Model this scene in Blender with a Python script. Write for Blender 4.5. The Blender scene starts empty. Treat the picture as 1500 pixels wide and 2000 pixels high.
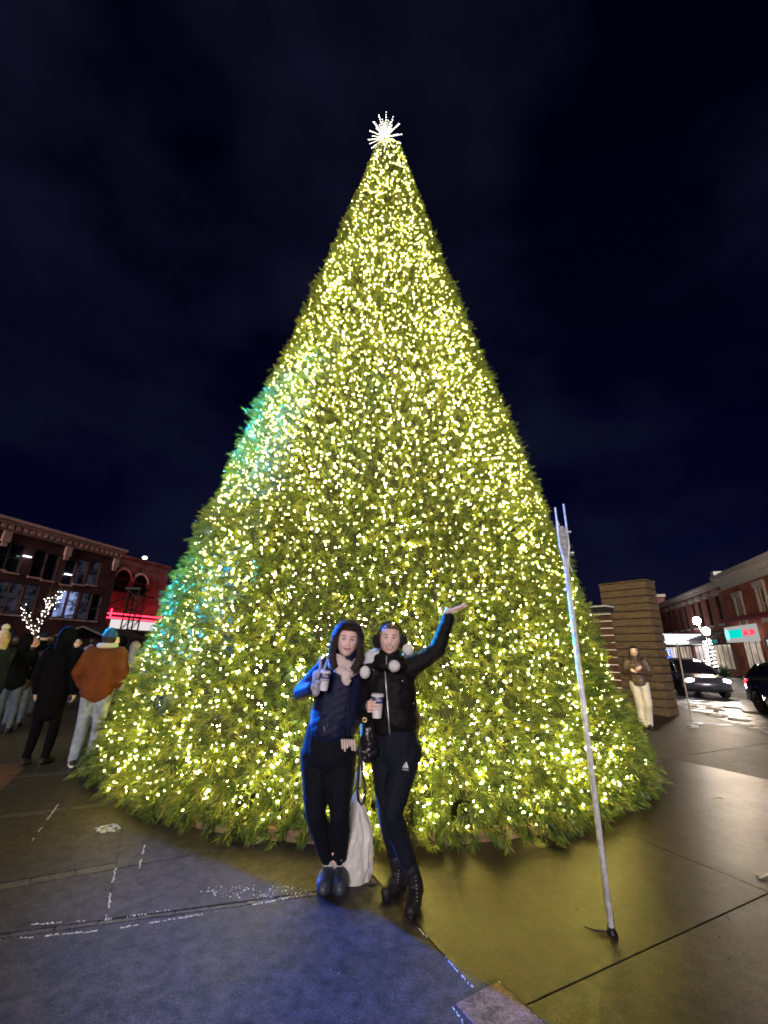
import bpy, bmesh, math, random
import numpy as np
from mathutils import Vector, Matrix, noise
from mathutils.bvhtree import BVHTree

random.seed(7)
RNG = np.random.default_rng(11)
SC = bpy.context.scene
COL = SC.collection

# ------------------------------------------------------------------ camera
F_PX = 800.0
PITCH, ROLL, CAM_H = math.radians(18.7), math.radians(1.2), 1.5
FW = Vector((0, math.cos(PITCH), math.sin(PITCH)))
UP0 = Vector((0, -math.sin(PITCH), math.cos(PITCH)))
RT0 = Vector((1, 0, 0))
RT = RT0 * math.cos(ROLL) + UP0 * math.sin(ROLL)
UP = -RT0 * math.sin(ROLL) + UP0 * math.cos(ROLL)
CAM = Vector((0, 0, CAM_H))
cam_data = bpy.data.cameras.new('camera')
cam = bpy.data.objects.new('camera', cam_data)
COL.objects.link(cam)
cam_data.sensor_fit = 'HORIZONTAL'
cam_data.sensor_width = 36.0
cam_data.lens = 36.0 * F_PX / 1500.0
cam_data.clip_start = 0.05
cam_data.clip_end = 3000.0
cam.matrix_world = Matrix(((RT.x, UP.x, -FW.x, CAM.x), (RT.y, UP.y, -FW.y, CAM.y), (RT.z, UP.z, -FW.z, CAM.z), (0, 0, 0, 1)))
SC.camera = cam


def ray(x, y):
    return FW * F_PX + RT * (x - 750) - UP * (y - 1000)


def at(x, y, Y):
    """point of the photograph's pixel x, y at the distance Y in front of the camera"""
    r = ray(x, y)
    return CAM + r * (Y / r.y)


def atz(x, y, Z=0.0):
    r = ray(x, y)
    return CAM + r * ((Z - CAM_H) / r.z)


# ------------------------------------------------------------------ sky
SUN_EL, SUN_AZ = math.radians(12), math.radians(187)      # weak light of the town behind the camera
world = bpy.data.worlds.new('World')
SC.world = world
world.use_nodes = True
wn, wl = world.node_tree.nodes, world.node_tree.links
wn.clear()
w_out = wn.new('ShaderNodeOutputWorld')
w_bg = wn.new('ShaderNodeBackground')
w_sky = wn.new('ShaderNodeTexSky')
w_sky.sky_type = 'NISHITA'
w_sky.sun_disc = False
w_sky.sun_elevation = SUN_EL
w_sky.sun_rotation = SUN_AZ
w_tc = wn.new('ShaderNodeTexCoord')
w_map = wn.new('ShaderNodeMapping')
w_map.inputs['Scale'].default_value = (1.0, 1.0, 1.7)
w_map.inputs['Location'].default_value = (0.35, 0.1, 0.45)
w_no = wn.new('ShaderNodeTexNoise')
w_no.inputs['Scale'].default_value = 2.3
w_no.inputs['Detail'].default_value = 5
w_no.inputs['Roughness'].default_value = 0.5
w_cr = wn.new('ShaderNodeValToRGB')
w_cr.color_ramp.elements[0].position = 0.44
w_cr.color_ramp.elements[0].color = (0, 0, 0, 1)
w_cr.color_ramp.elements[1].position = 0.80
w_cr.color_ramp.elements[1].color = (1, 1, 1, 1)
w_night = wn.new('ShaderNodeMixRGB')
w_night.blend_type = 'MULTIPLY'
w_night.inputs[0].default_value = 1.0
w_night.inputs[2].default_value = (0.0045, 0.0035, 0.024, 1)
w_cloud = wn.new('ShaderNodeMixRGB')
w_cloud.blend_type = 'MIX'
w_cloud.inputs[2].default_value = (0.058, 0.068, 0.185, 1)
wl.new(w_tc.outputs['Generated'], w_map.inputs['Vector'])
wl.new(w_map.outputs['Vector'], w_no.inputs['Vector'])
wl.new(w_no.outputs['Fac'], w_cr.inputs['Fac'])
wl.new(w_sky.outputs['Color'], w_night.inputs[1])
wl.new(w_cr.outputs['Color'], w_cloud.inputs[0])
wl.new(w_night.outputs['Color'], w_cloud.inputs[1])
wl.new(w_cloud.outputs['Color'], w_bg.inputs['Color'])
w_bg.inputs['Strength'].default_value = 0.12
wl.new(w_bg.outputs['Background'], w_out.inputs['Surface'])

sun_data = bpy.data.lights.new('sun', 'SUN')
sun_data.energy = 2.3
sun_data.color = (1.0, 0.86, 0.84)
sun_data.angle = math.radians(14)
sun = bpy.data.objects.new('sun', sun_data)
COL.objects.link(sun)
_d = Vector((math.sin(SUN_AZ) * math.cos(SUN_EL), math.cos(SUN_AZ) * math.cos(SUN_EL), math.sin(SUN_EL)))
sun.rotation_euler = _d.to_track_quat('Z', 'Y').to_euler()
sun.location = (3, -12, 9)

SC.view_settings.view_transform = 'Standard'
SC.view_settings.look = 'None'
SC.view_settings.exposure = 0.0
SC.view_settings.gamma = 1.0
SC.view_settings.use_curve_mapping = False
SC.cycles.use_denoising = True
SC.cycles.pixel_filter_type = 'BLACKMAN_HARRIS'
SC.cycles.filter_width = 1.7
SC.cycles.use_light_tree = True
SC.cycles.max_bounces = 5
SC.cycles.diffuse_bounces = 3
SC.cycles.glossy_bounces = 3
SC.cycles.transmission_bounces = 4
SC.cycles.sample_clamp_indirect = 4.0


# ------------------------------------------------------------------ materials
def mat(name, col, rough=0.6, metal=0.0, var=0.0, scale=8.0, bump=0.0, bscale=40.0, spec=0.5, col2=None, emit=None, estr=0.0,
        rvar=0.0, sheen=0.0, sss=0.0, coat=0.0, alpha=None, trans=0.0, stretch=None):
    m = bpy.data.materials.new(name)
    m.use_nodes = True
    nt = m.node_tree
    b = nt.nodes['Principled BSDF']
    b.inputs['Base Color'].default_value = (*col, 1)
    b.inputs['Roughness'].default_value = rough
    b.inputs['Metallic'].default_value = metal
    b.inputs['Specular IOR Level'].default_value = spec
    if sheen:
        b.inputs['Sheen Weight'].default_value = sheen
    if coat:
        b.inputs['Coat Weight'].default_value = coat
    if sss:
        b.inputs['Subsurface Weight'].default_value = sss
        b.inputs['Subsurface Radius'].default_value = (0.012, 0.004, 0.002)
    if trans:
        b.inputs['Transmission Weight'].default_value = trans
    if alpha is not None:
        b.inputs['Alpha'].default_value = alpha
    if emit is not None:
        b.inputs['Emission Color'].default_value = (*emit, 1)
        b.inputs['Emission Strength'].default_value = estr
    if var or col2 or rvar or bump:
        tc = nt.nodes.new('ShaderNodeTexCoord')
        src = tc.outputs['Object']
        if stretch:
            mp = nt.nodes.new('ShaderNodeMapping')
            mp.inputs['Scale'].default_value = stretch
            nt.links.new(src, mp.inputs['Vector'])
            src = mp.outputs['Vector']
        no = nt.nodes.new('ShaderNodeTexNoise')
        no.inputs['Scale'].default_value = scale
        no.inputs['Detail'].default_value = 6
        no.inputs['Roughness'].default_value = 0.62
        nt.links.new(src, no.inputs['Vector'])
        if var or col2:
            mx = nt.nodes.new('ShaderNodeMixRGB')
            c2 = col2 if col2 else tuple(max(0, c * (1 - var)) for c in col)
            c1 = col if col2 else tuple(min(1, c * (1 + var)) for c in col)
            mx.inputs[1].default_value = (*c1, 1)
            mx.inputs[2].default_value = (*c2, 1)
            cr = nt.nodes.new('ShaderNodeValToRGB')
            cr.color_ramp.elements[0].position = 0.36
            cr.color_ramp.elements[1].position = 0.66
            nt.links.new(no.outputs['Fac'], cr.inputs['Fac'])
            nt.links.new(cr.outputs['Color'], mx.inputs[0])
            nt.links.new(mx.outputs['Color'], b.inputs['Base Color'])
        if rvar:
            mr = nt.nodes.new('ShaderNodeMapRange')
            mr.inputs['From Min'].default_value = 0.3
            mr.inputs['From Max'].default_value = 0.7
            mr.inputs['To Min'].default_value = max(0.03, rough - rvar)
            mr.inputs['To Max'].default_value = min(1, rough + rvar)
            nt.links.new(no.outputs['Fac'], mr.inputs['Value'])
            nt.links.new(mr.outputs['Result'], b.inputs['Roughness'])
        if bump:
            n2 = nt.nodes.new('ShaderNodeTexNoise')
            n2.inputs['Scale'].default_value = bscale
            n2.inputs['Detail'].default_value = 4
            nt.links.new(src, n2.inputs['Vector'])
            bp = nt.nodes.new('ShaderNodeBump')
            bp.inputs['Strength'].default_value = bump
            bp.inputs['Distance'].default_value = 0.01
            nt.links.new(n2.outputs['Fac'], bp.inputs['Height'])
            nt.links.new(bp.outputs['Normal'], b.inputs['Normal'])
    return m


def emat(name, col, strength):
    m = bpy.data.materials.new(name)
    m.use_nodes = True
    nt = m.node_tree
    nt.nodes.clear()
    o = nt.nodes.new('ShaderNodeOutputMaterial')
    e = nt.nodes.new('ShaderNodeEmission')
    e.inputs['Color'].default_value = (*col, 1)
    e.inputs['Strength'].default_value = strength
    nt.links.new(e.outputs[0], o.inputs['Surface'])
    return m


def brickmat(name, c1, c2, mortar, scale=1.0, axis='XZ', rough=0.85):
    """brick courses too far away to be told apart one by one"""
    m = bpy.data.materials.new(name)
    m.use_nodes = True
    nt = m.node_tree
    b = nt.nodes['Principled BSDF']
    b.inputs['Roughness'].default_value = rough
    tc = nt.nodes.new('ShaderNodeTexCoord')
    sep = nt.nodes.new('ShaderNodeSeparateXYZ')
    com = nt.nodes.new('ShaderNodeCombineXYZ')
    add = nt.nodes.new('ShaderNodeMath')
    nt.links.new(tc.outputs['Object'], sep.inputs[0])
    nt.links.new(sep.outputs[0], add.inputs[0])
    nt.links.new(sep.outputs[1], add.inputs[1])
    nt.links.new(add.outputs[0], com.inputs[0])
    nt.links.new(sep.outputs[2], com.inputs[1])
    br = nt.nodes.new('ShaderNodeTexBrick')
    br.inputs['Color1'].default_value = (*c1, 1)
    br.inputs['Color2'].default_value = (*c2, 1)
    br.inputs['Mortar'].default_value = (*mortar, 1)
    br.inputs['Scale'].default_value = scale
    br.inputs['Brick Width'].default_value = 0.24
    br.inputs['Row Height'].default_value = 0.085
    br.inputs['Mortar Size'].default_value = 0.008
    nt.links.new(com.outputs[0], br.inputs['Vector'])
    no = nt.nodes.new('ShaderNodeTexNoise')
    no.inputs['Scale'].default_value = 0.9
    no.inputs['Detail'].default_value = 6
    nt.links.new(tc.outputs['Object'], no.inputs['Vector'])
    mx = nt.nodes.new('ShaderNodeMixRGB')
    mx.blend_type = 'MULTIPLY'
    mr = nt.nodes.new('ShaderNodeMapRange')
    mr.inputs['From Min'].default_value = 0.3
    mr.inputs['From Max'].default_value = 0.7
    mr.inputs['To Min'].default_value = 0.45
    mr.inputs['To Max'].default_value = 1.15
    nt.links.new(no.outputs['Fac'], mr.inputs['Value'])
    mx.inputs[0].default_value = 1.0
    nt.links.new(br.outputs['Color'], mx.inputs[1])
    nt.links.new(mr.outputs['Result'], mx.inputs[2])
    nt.links.new(mx.outputs['Color'], b.inputs['Base Color'])
    return m


# ------------------------------------------------------------------ mesh builder
def perp(d):
    d = Vector(d).normalized()
    a = Vector((0, 0, 1)) if abs(d.z) < 0.9 else Vector((1, 0, 0))
    u = d.cross(a).normalized()
    return u, d.cross(u).normalized()


class MB:
    def __init__(s):
        s.v, s.f, s.mi = [], [], []

    def add(s, vs, fs, mi=0):
        o = len(s.v)
        s.v += [tuple(v) for v in vs]
        s.f += [tuple(o + i for i in f) for f in fs]
        s.mi += [mi] * len(fs)
        return s

    def obox(s, o, ax, ay, az, mi=0):
        """box from corner o spanned by three vectors"""
        o, ax, ay, az = Vector(o), Vector(ax), Vector(ay), Vector(az)
        vs = [o + ax * i + ay * j + az * k for k in (0, 1) for j in (0, 1) for i in (0, 1)]
        fs = [(0, 2, 3, 1), (4, 5, 7, 6), (0, 1, 5, 4), (2, 6, 7, 3), (0, 4, 6, 2), (1, 3, 7, 5)]
        if ax.cross(ay).dot(az) < 0:
            fs = [tuple(reversed(f)) for f in fs]
        return s.add(vs, fs, mi)

    def box(s, c, size, rz=0.0, mi=0):
        c = Vector(c)
        ca, sa = math.cos(rz), math.sin(rz)
        ax, ay, az = Vector((ca, sa, 0)) * size[0], Vector((-sa, ca, 0)) * size[1], Vector((0, 0, size[2]))
        return s.obox(c - ax / 2 - ay / 2 - az / 2, ax, ay, az, mi)

    def tube(s, pts, rad, n=8, mi=0, closed=False, sx=1.0, up=None):
        pts = [Vector(p) for p in pts]
        if not hasattr(rad, '__len__'):
            rad = [rad] * len(pts)
        vs, fs = [], []
        N = len(pts)
        u = None
        for i, p in enumerate(pts):
            if closed:
                d = pts[(i + 1) % N] - pts[i - 1]
            else:
                d = pts[min(i + 1, N - 1)] - pts[max(i - 1, 0)]
            d.normalize()
            if u is None:
                if up is not None:
                    u = (Vector(up) - d * d.dot(Vector(up))).normalized()
                else:
                    u, _ = perp(d)
            else:
                u = (u - d * d.dot(u))
                u = u.normalized() if u.length > 1e-6 else perp(d)[0]
            w = d.cross(u)
            for k in range(n):
                a = 2 * math.pi * k / n
                vs.append(p + (u * math.cos(a) * sx + w * math.sin(a)) * rad[i])
        for i in range(N if closed else N - 1):
            j = (i + 1) % N
            for k in range(n):
                l = (k + 1) % n
                fs.append((i * n + k, i * n + l, j * n + l, j * n + k))
        if not closed:
            fs.append(tuple(reversed(range(n))))
            fs.append(tuple((N - 1) * n + k for k in range(n)))
        return s.add(vs, fs, mi)

    def cap(s, p0, p1, r0, r1, n=14, sx=1.0, side=None, mi=0):
        """tapered capsule; cross-section scaled by sx along side"""
        p0, p1 = Vector(p0), Vector(p1)
        d = p1 - p0
        L = d.length
        d = d.normalized() if L > 1e-7 else Vector((0, 0, 1))
        if side is not None:
            u = Vector(side) - d * d.dot(Vector(side))
            u.normalize()
            w = d.cross(u)
        else:
            u, w = perp(d)
        rings = []
        K = 4
        for k in range(1, K + 1):
            a = -math.pi / 2 + math.pi / 2 * k / K
            rings.append((p0 + d * (math.sin(a) * r0), math.cos(a) * r0))
        for k in range(0, K):
            a = math.pi / 2 * k / K
            rings.append((p1 + d * (math.sin(a) * r1), math.cos(a) * r1))
        vs, fs = [p0 - d * r0], []
        for c, r in rings:
            for k in range(n):
                a = 2 * math.pi * k / n
                vs.append(c + (u * math.cos(a) * sx + w * math.sin(a)) * r)
        vs.append(p1 + d * r1)
        R = len(rings)
        for k in range(n):
            fs.append((0, 1 + (k + 1) % n, 1 + k))
        for i in range(R - 1):
            for k in range(n):
                l = (k + 1) % n
                fs.append((1 + i * n + k, 1 + i * n + l, 1 + (i + 1) * n + l, 1 + (i + 1) * n + k))
        e = len(vs) - 1
        for k in range(n):
            fs.append((e, 1 + (R - 1) * n + k, 1 + (R - 1) * n + (k + 1) % n))
        return s.add(vs, fs, mi)

    def ell(s, c, r, M=None, n=18, mi=0):
        c = Vector(c)
        M = M or Matrix.Identity(3)
        vs, fs = [], []
        K = n // 2
        for i in range(1, K):
            t = math.pi * i / K
            for k in range(n):
                a = 2 * math.pi * k / n
                vs.append(c + M @ Vector((r[0] * math.sin(t) * math.cos(a), r[1] * math.sin(t) * math.sin(a), -r[2] * math.cos(t))))
        b = len(vs)
        vs.append(c + M @ Vector((0, 0, -r[2])))
        vs.append(c + M @ Vector((0, 0, r[2])))
        for i in range(K - 2):
            for k in range(n):
                l = (k + 1) % n
                fs.append((i * n + k, i * n + l, (i + 1) * n + l, (i + 1) * n + k))
        for k in range(n):
            l = (k + 1) % n
            fs.append((b, l, k))
            fs.append((b + 1, (K - 2) * n + k, (K - 2) * n + l))
        return s.add(vs, fs, mi)

    def lathe(s, prof, c, n=24, axis=(0, 0, 1), mi=0, sx=1.0, side=None, caps=True):
        c = Vector(c)
        d = Vector(axis).normalized()
        if side is not None:
            u = Vector(side)
            u = (u - d * d.dot(u)).normalized()
            w = d.cross(u)
        else:
            u, w = perp(d)
        vs, fs = [], []
        for r, z in prof:
            for k in range(n):
                a = 2 * math.pi * k / n
                vs.append(c + d * z + (u * math.cos(a) * sx + w * math.sin(a)) * r)
        for i in range(len(prof) - 1):
            for k in range(n):
                l = (k + 1) % n
                fs.append((i * n + k, i * n + l, (i + 1) * n + l, (i + 1) * n + k))
        if caps:
            fs.append(tuple(reversed(range(n))))
            fs.append(tuple((len(prof) - 1) * n + k for k in range(n)))
        return s.add(vs, fs, mi)

    def prism(s, poly, z0, z1, mi=0):
        n = len(poly)
        ar = sum(poly[i][0] * poly[(i + 1) % n][1] - poly[(i + 1) % n][0] * poly[i][1] for i in range(n))
        if ar < 0:
            poly = list(reversed(poly))
        vs = [(p[0], p[1], z0) for p in poly] + [(p[0], p[1], z1) for p in poly]
        fs = [tuple(reversed(range(n))), tuple(range(n, 2 * n))]
        fs += [(i, (i + 1) % n, n + (i + 1) % n, n + i) for i in range(n)]
        return s.add(vs, fs, mi)

    def plate(s, poly3, thick, mi=0):
        """flat outline (3-D points) given a thickness along its normal, centred"""
        ps = [Vector(p) for p in poly3]
        nrm = Vector((0, 0, 0))
        for i in range(len(ps)):
            nrm += ps[i].cross(ps[(i + 1) % len(ps)])
        nrm.normalize()
        n = len(ps)
        vs = [p - nrm * thick / 2 for p in ps] + [p + nrm * thick / 2 for p in ps]
        fs = [tuple(reversed(range(n))), tuple(range(n, 2 * n))]
        fs += [(i, (i + 1) % n, n + (i + 1) % n, n + i) for i in range(n)]
        return s.add(vs, fs, mi)

    def mesh(s, name):
        me = bpy.data.meshes.new(name)
        me.from_pydata(s.v, [], s.f)
        me.polygons.foreach_set('material_index', s.mi)
        me.update()
        return me

    def build(s, name, mats, parent=None, smooth=False, bevel=0.0):
        return link(name, s.mesh(name), mats, parent, smooth, bevel)


def link(name, me, mats, parent=None, smooth=False, bevel=0.0):
    if not isinstance(mats, (list, tuple)):
        mats = [mats]
    if not len(me.materials):
        for m in mats:
            me.materials.append(m)
    if smooth:
        me.polygons.foreach_set('use_smooth', [True] * len(me.polygons))
    o = bpy.data.objects.new(name, me)
    COL.objects.link(o)
    if bevel:
        b = o.modifiers.new('bevel', 'BEVEL')
        b.width = bevel
        b.segments = 2
        b.limit_method = 'ANGLE'
    if parent is not None:
        adopt(o, parent)
    return o


def world_of(o):
    m = Matrix.LocRotScale(o.location, o.rotation_euler, o.scale)
    if o.parent is not None:
        return world_of(o.parent) @ o.matrix_parent_inverse @ m
    return m


def adopt(o, parent):
    o.parent = parent
    o.matrix_parent_inverse = world_of(parent).inverted()


def tag(o, label=None, cat=None, group=None, kind=None):
    if label:
        o['label'] = label
    if cat:
        o['category'] = cat
    if group:
        o['group'] = group
    if kind:
        o['kind'] = kind
    return o


def thing(name, loc, label, cat, group=None):
    o = bpy.data.objects.new(name, None)
    o.empty_display_size = 0.1
    COL.objects.link(o)
    o.location = loc
    return tag(o, label, cat, group)


def blob(mb, voxel=0.01, smooth=4, disp=None):
    """one continuous skin over everything in mb"""
    me = mb.mesh('tmp')
    o = bpy.data.objects.new('tmp', me)
    COL.objects.link(o)
    r = o.modifiers.new('r', 'REMESH')
    r.mode = 'VOXEL'
    r.voxel_size = voxel
    if smooth:
        s = o.modifiers.new('s', 'SMOOTH')
        s.factor = 0.5
        s.iterations = smooth
    dg = bpy.context.evaluated_depsgraph_get()
    out = bpy.data.meshes.new_from_object(o.evaluated_get(dg))
    bpy.data.objects.remove(o)
    bpy.data.meshes.remove(me)
    out.polygons.foreach_set('use_smooth', [True] * len(out.polygons))
    if disp is not None:
        n = len(out.vertices)
        co = np.empty(n * 3, np.float32)
        out.vertices.foreach_get('co', co)
        co = co.reshape(-1, 3)
        no = np.empty(n * 3, np.float32)
        out.vertex_normals.foreach_get('vector', no)
        no = no.reshape(-1, 3)
        co = co + no * disp(co, no)[:, None]
        out.vertices.foreach_set('co', co.astype(np.float32).ravel())
        out.update()
    return out


def bvh_of(me):
    return BVHTree.FromPolygons([v.co.copy() for v in me.vertices], [tuple(p.vertices) for p in me.polygons])


def text_mesh(body, size, depth=0.002):
    cu = bpy.data.curves.new('t', 'FONT')
    cu.body = body
    cu.size = size
    cu.extrude = depth
    cu.align_x = 'CENTER'
    cu.align_y = 'CENTER'
    cu.resolution_u = 3
    o = bpy.data.objects.new('t', cu)
    COL.objects.link(o)
    dg = bpy.context.evaluated_depsgraph_get()
    me = bpy.data.meshes.new_from_object(o.evaluated_get(dg))
    bpy.data.objects.remove(o)
    return me
# ------------------------------------------------------------------ the lit tree
TC = Vector((-0.09, 8.0, 0.0))
T_R, T_APEX, T_TOP = 4.0, 16.8, 15.15


def cone_r(z):
    return T_R * (1 - z / T_APEX) * (1 - 0.07 * min(1, max(0, (z - 5) / 5))) + 0.05 + 0.10 * math.exp(-max(0, z) / 0.9)


M_needle = bpy.data.materials.new('pvc needles')
M_needle.use_nodes = True
_nt = M_needle.node_tree
_b = _nt.nodes['Principled BSDF']
_b.inputs['Roughness'].default_value = 0.42
_at = _nt.nodes.new('ShaderNodeAttribute')
_at.attribute_name = 'tint'
_cr = _nt.nodes.new('ShaderNodeValToRGB')
_e = _cr.color_ramp.elements
_e[0].position, _e[0].color = 0.0, (0.016, 0.045, 0.016, 1)
_e[1].position, _e[1].color = 1.0, (0.30, 0.34, 0.045, 1)
_n = _cr.color_ramp.elements.new(0.5)
_n.color = (0.098, 0.172, 0.028, 1)
_nt.links.new(_at.outputs['Fac'], _cr.inputs['Fac'])
_nt.links.new(_cr.outputs['Color'], _b.inputs['Base Color'])
M_stem = mat('twig brown', (0.06, 0.045, 0.02), 0.8)
M_inner = mat('dark inner cone', (0.007, 0.012, 0.005), 0.9, var=0.4, scale=6)
M_galv = mat('galvanised steel', (0.74, 0.77, 0.82), 0.45, metal=0.15, var=0.25, scale=30, rvar=0.15, bump=0.08, bscale=120)

tree = thing('christmas_tree', TC, 'giant cone-shaped green artificial Christmas tree behind the two smiling women', 'christmas tree')
mb = MB()
mb.tube([TC + Vector((0, 0, z)) for z in (0, 4, 9, 16.2)], [0.28, 0.22, 0.15, 0.05], 12)
for k in range(9):
    z = 0.6 + k * 1.7
    for j in range(8):
        a = j * math.pi / 4 + k
        mb.tube([TC + Vector((0, 0, z)), TC + Vector((math.cos(a) * (cone_r(z) - 0.5), math.sin(a) * (cone_r(z) - 0.5), z + 0.25))], [0.03, 0.015], 5)
mb.build('trunk', M_stem, tree, smooth=True)
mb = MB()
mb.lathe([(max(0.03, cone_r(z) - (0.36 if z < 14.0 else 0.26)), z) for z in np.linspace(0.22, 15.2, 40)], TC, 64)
mb.build('inner_dark_cone', M_inner, tree, smooth=True)  # solid dark cone added to block the view through the needles
# low timber kerb and sandbags under the fringe
M_plank = mat('kerb timber', (0.20, 0.13, 0.07), 0.75, var=0.4, scale=5, bump=0.2, bscale=30, stretch=(1, 1, 6))


def surf_points(n, seed, zmin=0.05, zmax=T_TOP):
    """jittered, even spread over the cone; denser on the side towards the plaza"""
    rng = np.random.default_rng(seed)
    out = []
    tot = 0
    # area-uniform stratified: sequence in (area fraction, golden angle)
    i = np.arange(n)
    rb, rt = cone_r(zmin), cone_r(zmax)
    fr = (i + rng.random(n)) / n
    r = np.sqrt(rb * rb + fr * (rt * rt - rb * rb))
    z = np.clip((1 - (r - 0.05) / T_R) * T_APEX, zmin, None)
    z = np.where(z <= zmin + 1e-6, zmin + 0.5 * rng.random(n), z)
    r = T_R * (1 - z / T_APEX) * (1 - 0.07 * np.clip((z - 5) / 5, 0, 1)) + 0.05 + 0.10 * np.exp(-z / 0.9)
    th = (i * 2.399963) % (2 * np.pi)
    th += rng.normal(0, 0.35 / np.sqrt(n / 200), n)
    return r, z, th, rng


N_TIP = 49000
r, z, th, rng = surf_points(N_TIP, 3)
# thin out the far side that only shows from behind
fx, fy = np.cos(th), np.sin(th)
keep = (fy < 0.30) | (rng.random(N_TIP) < 0.40)
r, z, th, fx, fy = r[keep], z[keep], th[keep], fx[keep], fy[keep]
N = len(r)
slope = math.atan2(T_R, T_APEX)
nrm = np.stack([fx * math.cos(slope), fy * math.cos(slope), np.full(N, math.sin(slope))], 1)
far = fy > 0.30
# gentle lumps of the branch panels so the outline is uneven
lump = 0.035 * np.sin(th * 9 + z * 2.1) + 0.035 * np.sin(z * 5.3 + th * 4) + rng.normal(0, 0.055, N) - 0.06
lump *= np.clip((16.2 - z) / 6, 0.15, 1)
base = np.stack([TC.x + fx * (r + lump), TC.y + fy * (r + lump), z], 1)
jit = rng.normal(0, 0.5, (N, 3))
low = np.clip(1 - z / 0.8, 0, 1)[:, None]
d = nrm + jit + np.array([0, 0, -0.05]) + np.array([0, 0, -0.8]) * low
d /= np.linalg.norm(d, axis=1, keepdims=True)
L = rng.uniform(0.11, 0.20, N) * np.where(far, 1.5, 1.0) * np.clip((17.6 - z) / 7, 0.5, 1)
start = base - d * (L * 0.62)[:, None]
K = 27
t = np.linspace(0.10, 1.0, K)[None, :] + rng.uniform(-0.02, 0.02, (N, K))
a1 = np.cross(d, np.array([0.3, 0.2, 1.0]))
a1 /= np.linalg.norm(a1, axis=1, keepdims=True)
a2 = np.cross(d, a1)
ang = np.arange(K)[None, :] * 2.4 + rng.uniform(0, 6.28, (N, 1)) + rng.normal(0, 0.3, (N, K))
rad = a1[:, None, :] * np.cos(ang)[..., None] + a2[:, None, :] * np.sin(ang)[..., None]
open_ = rng.uniform(0.5, 1.25, (N, K)) * (1.15 - 0.6 * t)
nd = d[:, None, :] * np.cos(open_)[..., None] + rad * np.sin(open_)[..., None]
nl = rng.uniform(0.045, 0.078, (N, K)) * np.where(far, 1.6, 1.0)[:, None] * np.clip((17.6 - z) / 7, 0.6, 1)[:, None]
p0 = start[:, None, :] + d[:, None, :] * (t * L[:, None])[..., None]
sag = np.zeros((N, K, 3))
sag[..., 2] = -nl * rng.uniform(0.0, 0.35, (N, K))
p1 = p0 + nd * (nl * 0.55)[..., None]
p2 = p0 + nd * nl[..., None] + sag + d[:, None, :] * (nl * 0.25)[..., None]
wv = np.cross(nd, rng.normal(0, 1, (N, K, 3)))
wv /= np.linalg.norm(wv, axis=2, keepdims=True) + 1e-9
wid = (0.0040 * np.where(far, 1.8, 1.0)[:, None] * np.clip(0.8 + z / 14, 1, 1.6)[:, None])[..., None]
p1[..., 2] = np.maximum(p1[..., 2], 0.008)
p2[..., 2] = np.maximum(p2[..., 2], 0.008)
V = np.stack([p0 - wv * wid * 0.7, p0 + wv * wid * 0.7, p1 + wv * wid, p1 - wv * wid, p2], 2).reshape(-1, 3)   # N,K,5
tint = np.clip(rng.normal(0.44, 0.27, (N, 1)) + rng.normal(0, 0.14, (N, K)) + 0.12 * t, 0, 1)
near = (z < 3.4) & (fy < 0.1)
V5 = V.reshape(N, K, 5, 3)
Va = V5[near].reshape(-1, 3)                               # bent needles where they show singly
Vb = V5[~near][:, :, [0, 1, 4], :].reshape(-1, 3)          # plain ones further up
na, nb_ = len(Va) // 5, len(Vb) // 3
me = bpy.data.meshes.new('needles')
me.vertices.add(len(Va) + len(Vb))
me.vertices.foreach_set('co', np.concatenate([Va, Vb]).astype(np.float32).ravel())
me.loops.add(na * 7 + nb_ * 3)
me.polygons.add(na * 2 + nb_)
o5 = (np.arange(na) * 5)[:, None]
ia_ = np.concatenate([o5 + np.array([[0, 1, 2, 3]]), o5 + np.array([[3, 2, 4]])], 1).ravel()
ib_ = np.arange(nb_ * 3) + na * 5
me.loops.foreach_set('vertex_index', np.concatenate([ia_, ib_]).astype(np.int32))
ls = np.concatenate([np.stack([np.arange(na) * 7, np.arange(na) * 7 + 4], 1).ravel(), na * 7 + np.arange(nb_) * 3])
me.polygons.foreach_set('loop_start', ls.astype(np.int32))
me.polygons.foreach_set('loop_total', np.concatenate([np.tile([4, 3], na), np.full(nb_, 3)]).astype(np.int32))
me.update(calc_edges=True)
at_t = me.attributes.new('tint', 'FLOAT', 'POINT')
at_t.data.foreach_set('value', np.concatenate([np.repeat(tint[near].ravel(), 5), np.repeat(tint[~near].ravel(), 3)]).astype(np.float32))
crown = link('crown', me, M_needle, tree)
tag(crown, kind='stuff')

# ---- string lights hung all over the tree
M_bulb = emat('warm bulb', (1.0, 0.78, 0.17), 235.0)
M_wire = mat('green wire', (0.01, 0.03, 0.012), 0.5)
lights = thing('string_lights', TC + Vector((0, -3.9, 0.1)), 'thousands of small warm white string lights glowing over the giant tree', 'string lights')
NB = 25000
r, z, th, rng = surf_points(NB, 21, 0.18, 15.3)
ok = ((np.sin(th) < 0.32) | (rng.random(NB) < 0.12)) & (rng.random(NB) < np.clip(1.05 - (z - 4) * 0.062, 0.36, 1))
r, z, th = r[ok], z[ok], th[ok]
limb = np.minimum(np.abs(th % (2 * np.pi) - math.radians(208)), np.abs(th % (2 * np.pi) - math.radians(332)))
ok = (rng.random(len(r)) < np.where(limb < math.radians(22), 0.42, 1.0)) | (z > 13)
r, z, th = r[ok], z[ok], th[ok]
depth = np.where(rng.random(len(r)) < 0.62, rng.normal(-0.02, 0.025, len(r)), rng.normal(-0.12, 0.035, len(r)))
depth *= np.clip((16.4 - z) / 5, 0.2, 1)
th = th + rng.normal(0, 0.035, len(r))
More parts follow.
